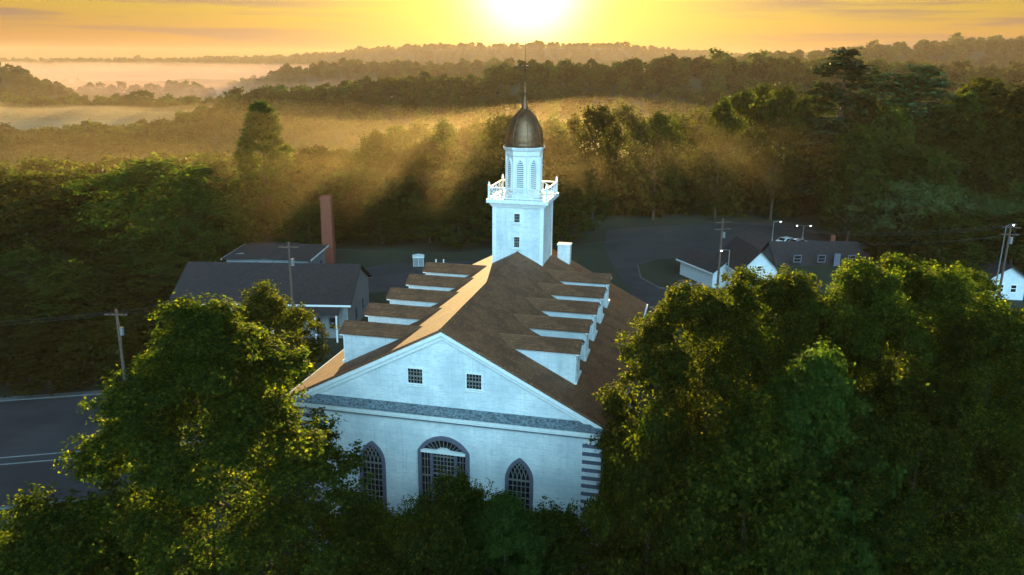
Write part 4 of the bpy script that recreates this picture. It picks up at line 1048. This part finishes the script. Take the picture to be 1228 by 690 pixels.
def scatter(name, label, pts, scl):
    n = len(pts)
    me = bpy.data.meshes.new(name); me.vertices.add(n); me.vertices.foreach_set('co', pts.reshape(-1).astype(np.float32))
    at = me.attributes.new('tree_scale', 'FLOAT', 'POINT'); at.data.foreach_set('value', scl.astype(np.float32)); me.update()
    o = link(bpy.data.objects.new(name, me)); tag(o, label, name, kind='stuff')
    ng = bpy.data.node_groups.new('forest_scatter', 'GeometryNodeTree')
    ng.interface.new_socket('Geometry', in_out='INPUT', socket_type='NodeSocketGeometry'); ng.interface.new_socket('Geometry', in_out='OUTPUT', socket_type='NodeSocketGeometry')
    N, Lk = ng.nodes, ng.links
    gi, go = N.new('NodeGroupInput'), N.new('NodeGroupOutput')
    mp = N.new('GeometryNodeMeshToPoints'); ip = N.new('GeometryNodeInstanceOnPoints'); ci = N.new('GeometryNodeCollectionInfo')
    ci.inputs['Collection'].default_value = hidden; ci.inputs['Separate Children'].default_value = True; ci.inputs['Reset Children'].default_value = True
    ip.inputs['Pick Instance'].default_value = True
    ri = N.new('FunctionNodeRandomValue'); ri.data_type = 'INT'; ri.inputs[4].default_value = 0; ri.inputs[5].default_value = 3; Lk.new(ri.outputs[2], ip.inputs['Instance Index'])
    rr = N.new('FunctionNodeRandomValue'); rr.data_type = 'FLOAT_VECTOR'; rr.inputs[0].default_value = (0, 0, 0); rr.inputs[1].default_value = (0.1, 0.1, 6.283); Lk.new(rr.outputs[0], ip.inputs['Rotation'])
    na = N.new('GeometryNodeInputNamedAttribute'); na.data_type = 'FLOAT'; na.inputs['Name'].default_value = 'tree_scale'; Lk.new(na.outputs[0], ip.inputs['Scale'])
    Lk.new(gi.outputs[0], mp.inputs[0]); Lk.new(mp.outputs[0], ip.inputs['Points']); Lk.new(ci.outputs[0], ip.inputs['Instance']); Lk.new(ip.outputs[0], go.inputs[0])
    md = o.modifiers.new('scatter', 'NODES'); md.node_group = ng
    print(name, n)
scatter('forest', 'misty woods covering the hills beyond the church', *forest_points())
def under_points():
    rng = np.random.default_rng(9); n = 1500
    u = rng.uniform(-90, 1320, n); Y = rng.uniform(150, 232, n); out = []
    for a, y in zip(u, Y):
        x = ray(a, 75)[0] * y
        if y < 172 and a > 690 and a < 1060: continue
        if y < 158 and a < 700 and a > 200: continue
        out.append((x, y, float(height(x, y)) - 0.8))
    return np.array(out), rng.uniform(0.55, 0.95, len(out))
scatter('undergrowth', 'bushes and saplings filling the wood behind the church and car park', *under_points())

# ------------------------------------------------------------------ air: haze over everything, mist lying in the valleys
def closed_box(name, x0, x1, y0, y1, z0, z1, mat):
    m = MB(); m.box(x0, x1, y0, y1, z0, z1); o = m.build(name, mat); return tag(o, kind='stuff')
closed_box('haze', -6200, 6200, -6200, 6200, -110, 96, mat_volume('haze_air', (0.95, 0.70, 0.46), HAZE_DENSITY, HAZE_G))
def mist_bank(name, y0, y1, xl, xr, ztop, zbot, mat, amp=4.0, tilt=None, seed=0.0, nx=60, ny=30):
    """a closed slab of mist with a softly rolling top, tapering to its edges"""
    v, f = [], []
    for j in range(ny + 1):
        for i in range(nx + 1):
            a, b = i / nx, j / ny; y = y0 + (y1 - y0) * b; x = (xl + (xr - xl) * a) * y
            e = min(1, min(a, 1 - a) * 8) * min(1, min(b, 1 - b) * 5); e = e * e * (3 - 2 * e)
            az = xl + (xr - xl) * a
            zt = (ztop if tilt is None else float(np.interp(az, tilt[0], tilt[1]))) + amp * float(wob(x, y, 60, seed) + 0.8 * wob(x, y, 170, seed + 2)); v.append((x, y, zbot + 1 + (zt - zbot - 1) * e))
    k = len(v)
    for j in range(ny + 1):
        for i in range(nx + 1):
            a, b = i / nx, j / ny; y = y0 + (y1 - y0) * b; v.append(((xl + (xr - xl) * a) * y, y, zbot))
    I = lambda i, j: j * (nx + 1) + i
    for j in range(ny):
        for i in range(nx):
            f.append((I(i, j), I(i + 1, j), I(i + 1, j + 1), I(i, j + 1))); f.append((k + I(i, j + 1), k + I(i + 1, j + 1), k + I(i + 1, j), k + I(i, j)))
    for i in range(nx): f.append((I(i + 1, 0), I(i, 0), k + I(i, 0), k + I(i + 1, 0))); f.append((I(i, ny), I(i + 1, ny), k + I(i + 1, ny), k + I(i, ny)))
    for j in range(ny): f.append((I(0, j), I(0, j + 1), k + I(0, j + 1), k + I(0, j))); f.append((I(nx, j + 1), I(nx, j), k + I(nx, j), k + I(nx, j + 1)))
    me = bpy.data.meshes.new(name); me.from_pydata(v, [], f); me.update(); me.materials.append(mat); me.polygons.foreach_set('use_smooth', [True] * len(f))
    return tag(link(bpy.data.objects.new(name, me)), kind='stuff')
MIST1 = mat_volume('valley_mist_near', (0.95, 0.90, 0.50), 0.00062, 0.50)
MIST3 = mat_volume('valley_mist_middle', (0.95, 0.76, 0.50), 0.0022, 0.15)
MIST2 = mat_volume('valley_mist_far', (0.80, 0.50, 0.36), 0.0008, 0.0)
MISTW = mat_volume('woodland_glow_mist', (1.0, 0.76, 0.38), 0.00038, 0.87)  # added wood mist; its glow also stands in for orange lens flare
for dz, sd in ((8, 0.0), (-4, 1.7), (-16, 3.1), (-28, 4.6)):
    mist_bank('mist', 238 + sd, 740 + dz, -0.85, 0.80, 0, -100, MIST1, 8, ([-0.62, -0.42, -0.28, 0.0, 0.6], [-40 + dz * .7, -36 + dz * .7, -22 + dz, -12 + dz, -8 + dz]), 1.0 + sd)
for dz, sd in ((0, 0.0), (11, 1.7), (-9, 3.1)):                  # three thin layers each: the tops melt away upward
    mist_bank('mist', 815 + dz, 1010 + dz, -0.85, 0.80, 0, -100, MIST3, 6, ([-0.6, -0.3, 0.6], [-34 + dz, -30 + dz, dz - 6]), 2.0 + sd)
    mist_bank('mist', 1130 + dz, 2300 + dz, -0.9, 0.75, -16 + dz, -100, MIST2, 14, None, 3.0 + sd, 80, 50)
    mist_bank('mist', 2330 + dz, 4650 + dz, -0.9, 0.75, -6 + dz * 1.3, -100, MIST2, 9, None, 5.0 + sd, 80, 50)
for zt_, sd in ((21, 0.4), (13, 2.2), (4, 3.7)): mist_bank('mist', 90, 227 + sd, -0.8, 0.8, zt_, -34, MISTW, 6, None, sd, 50, 20)
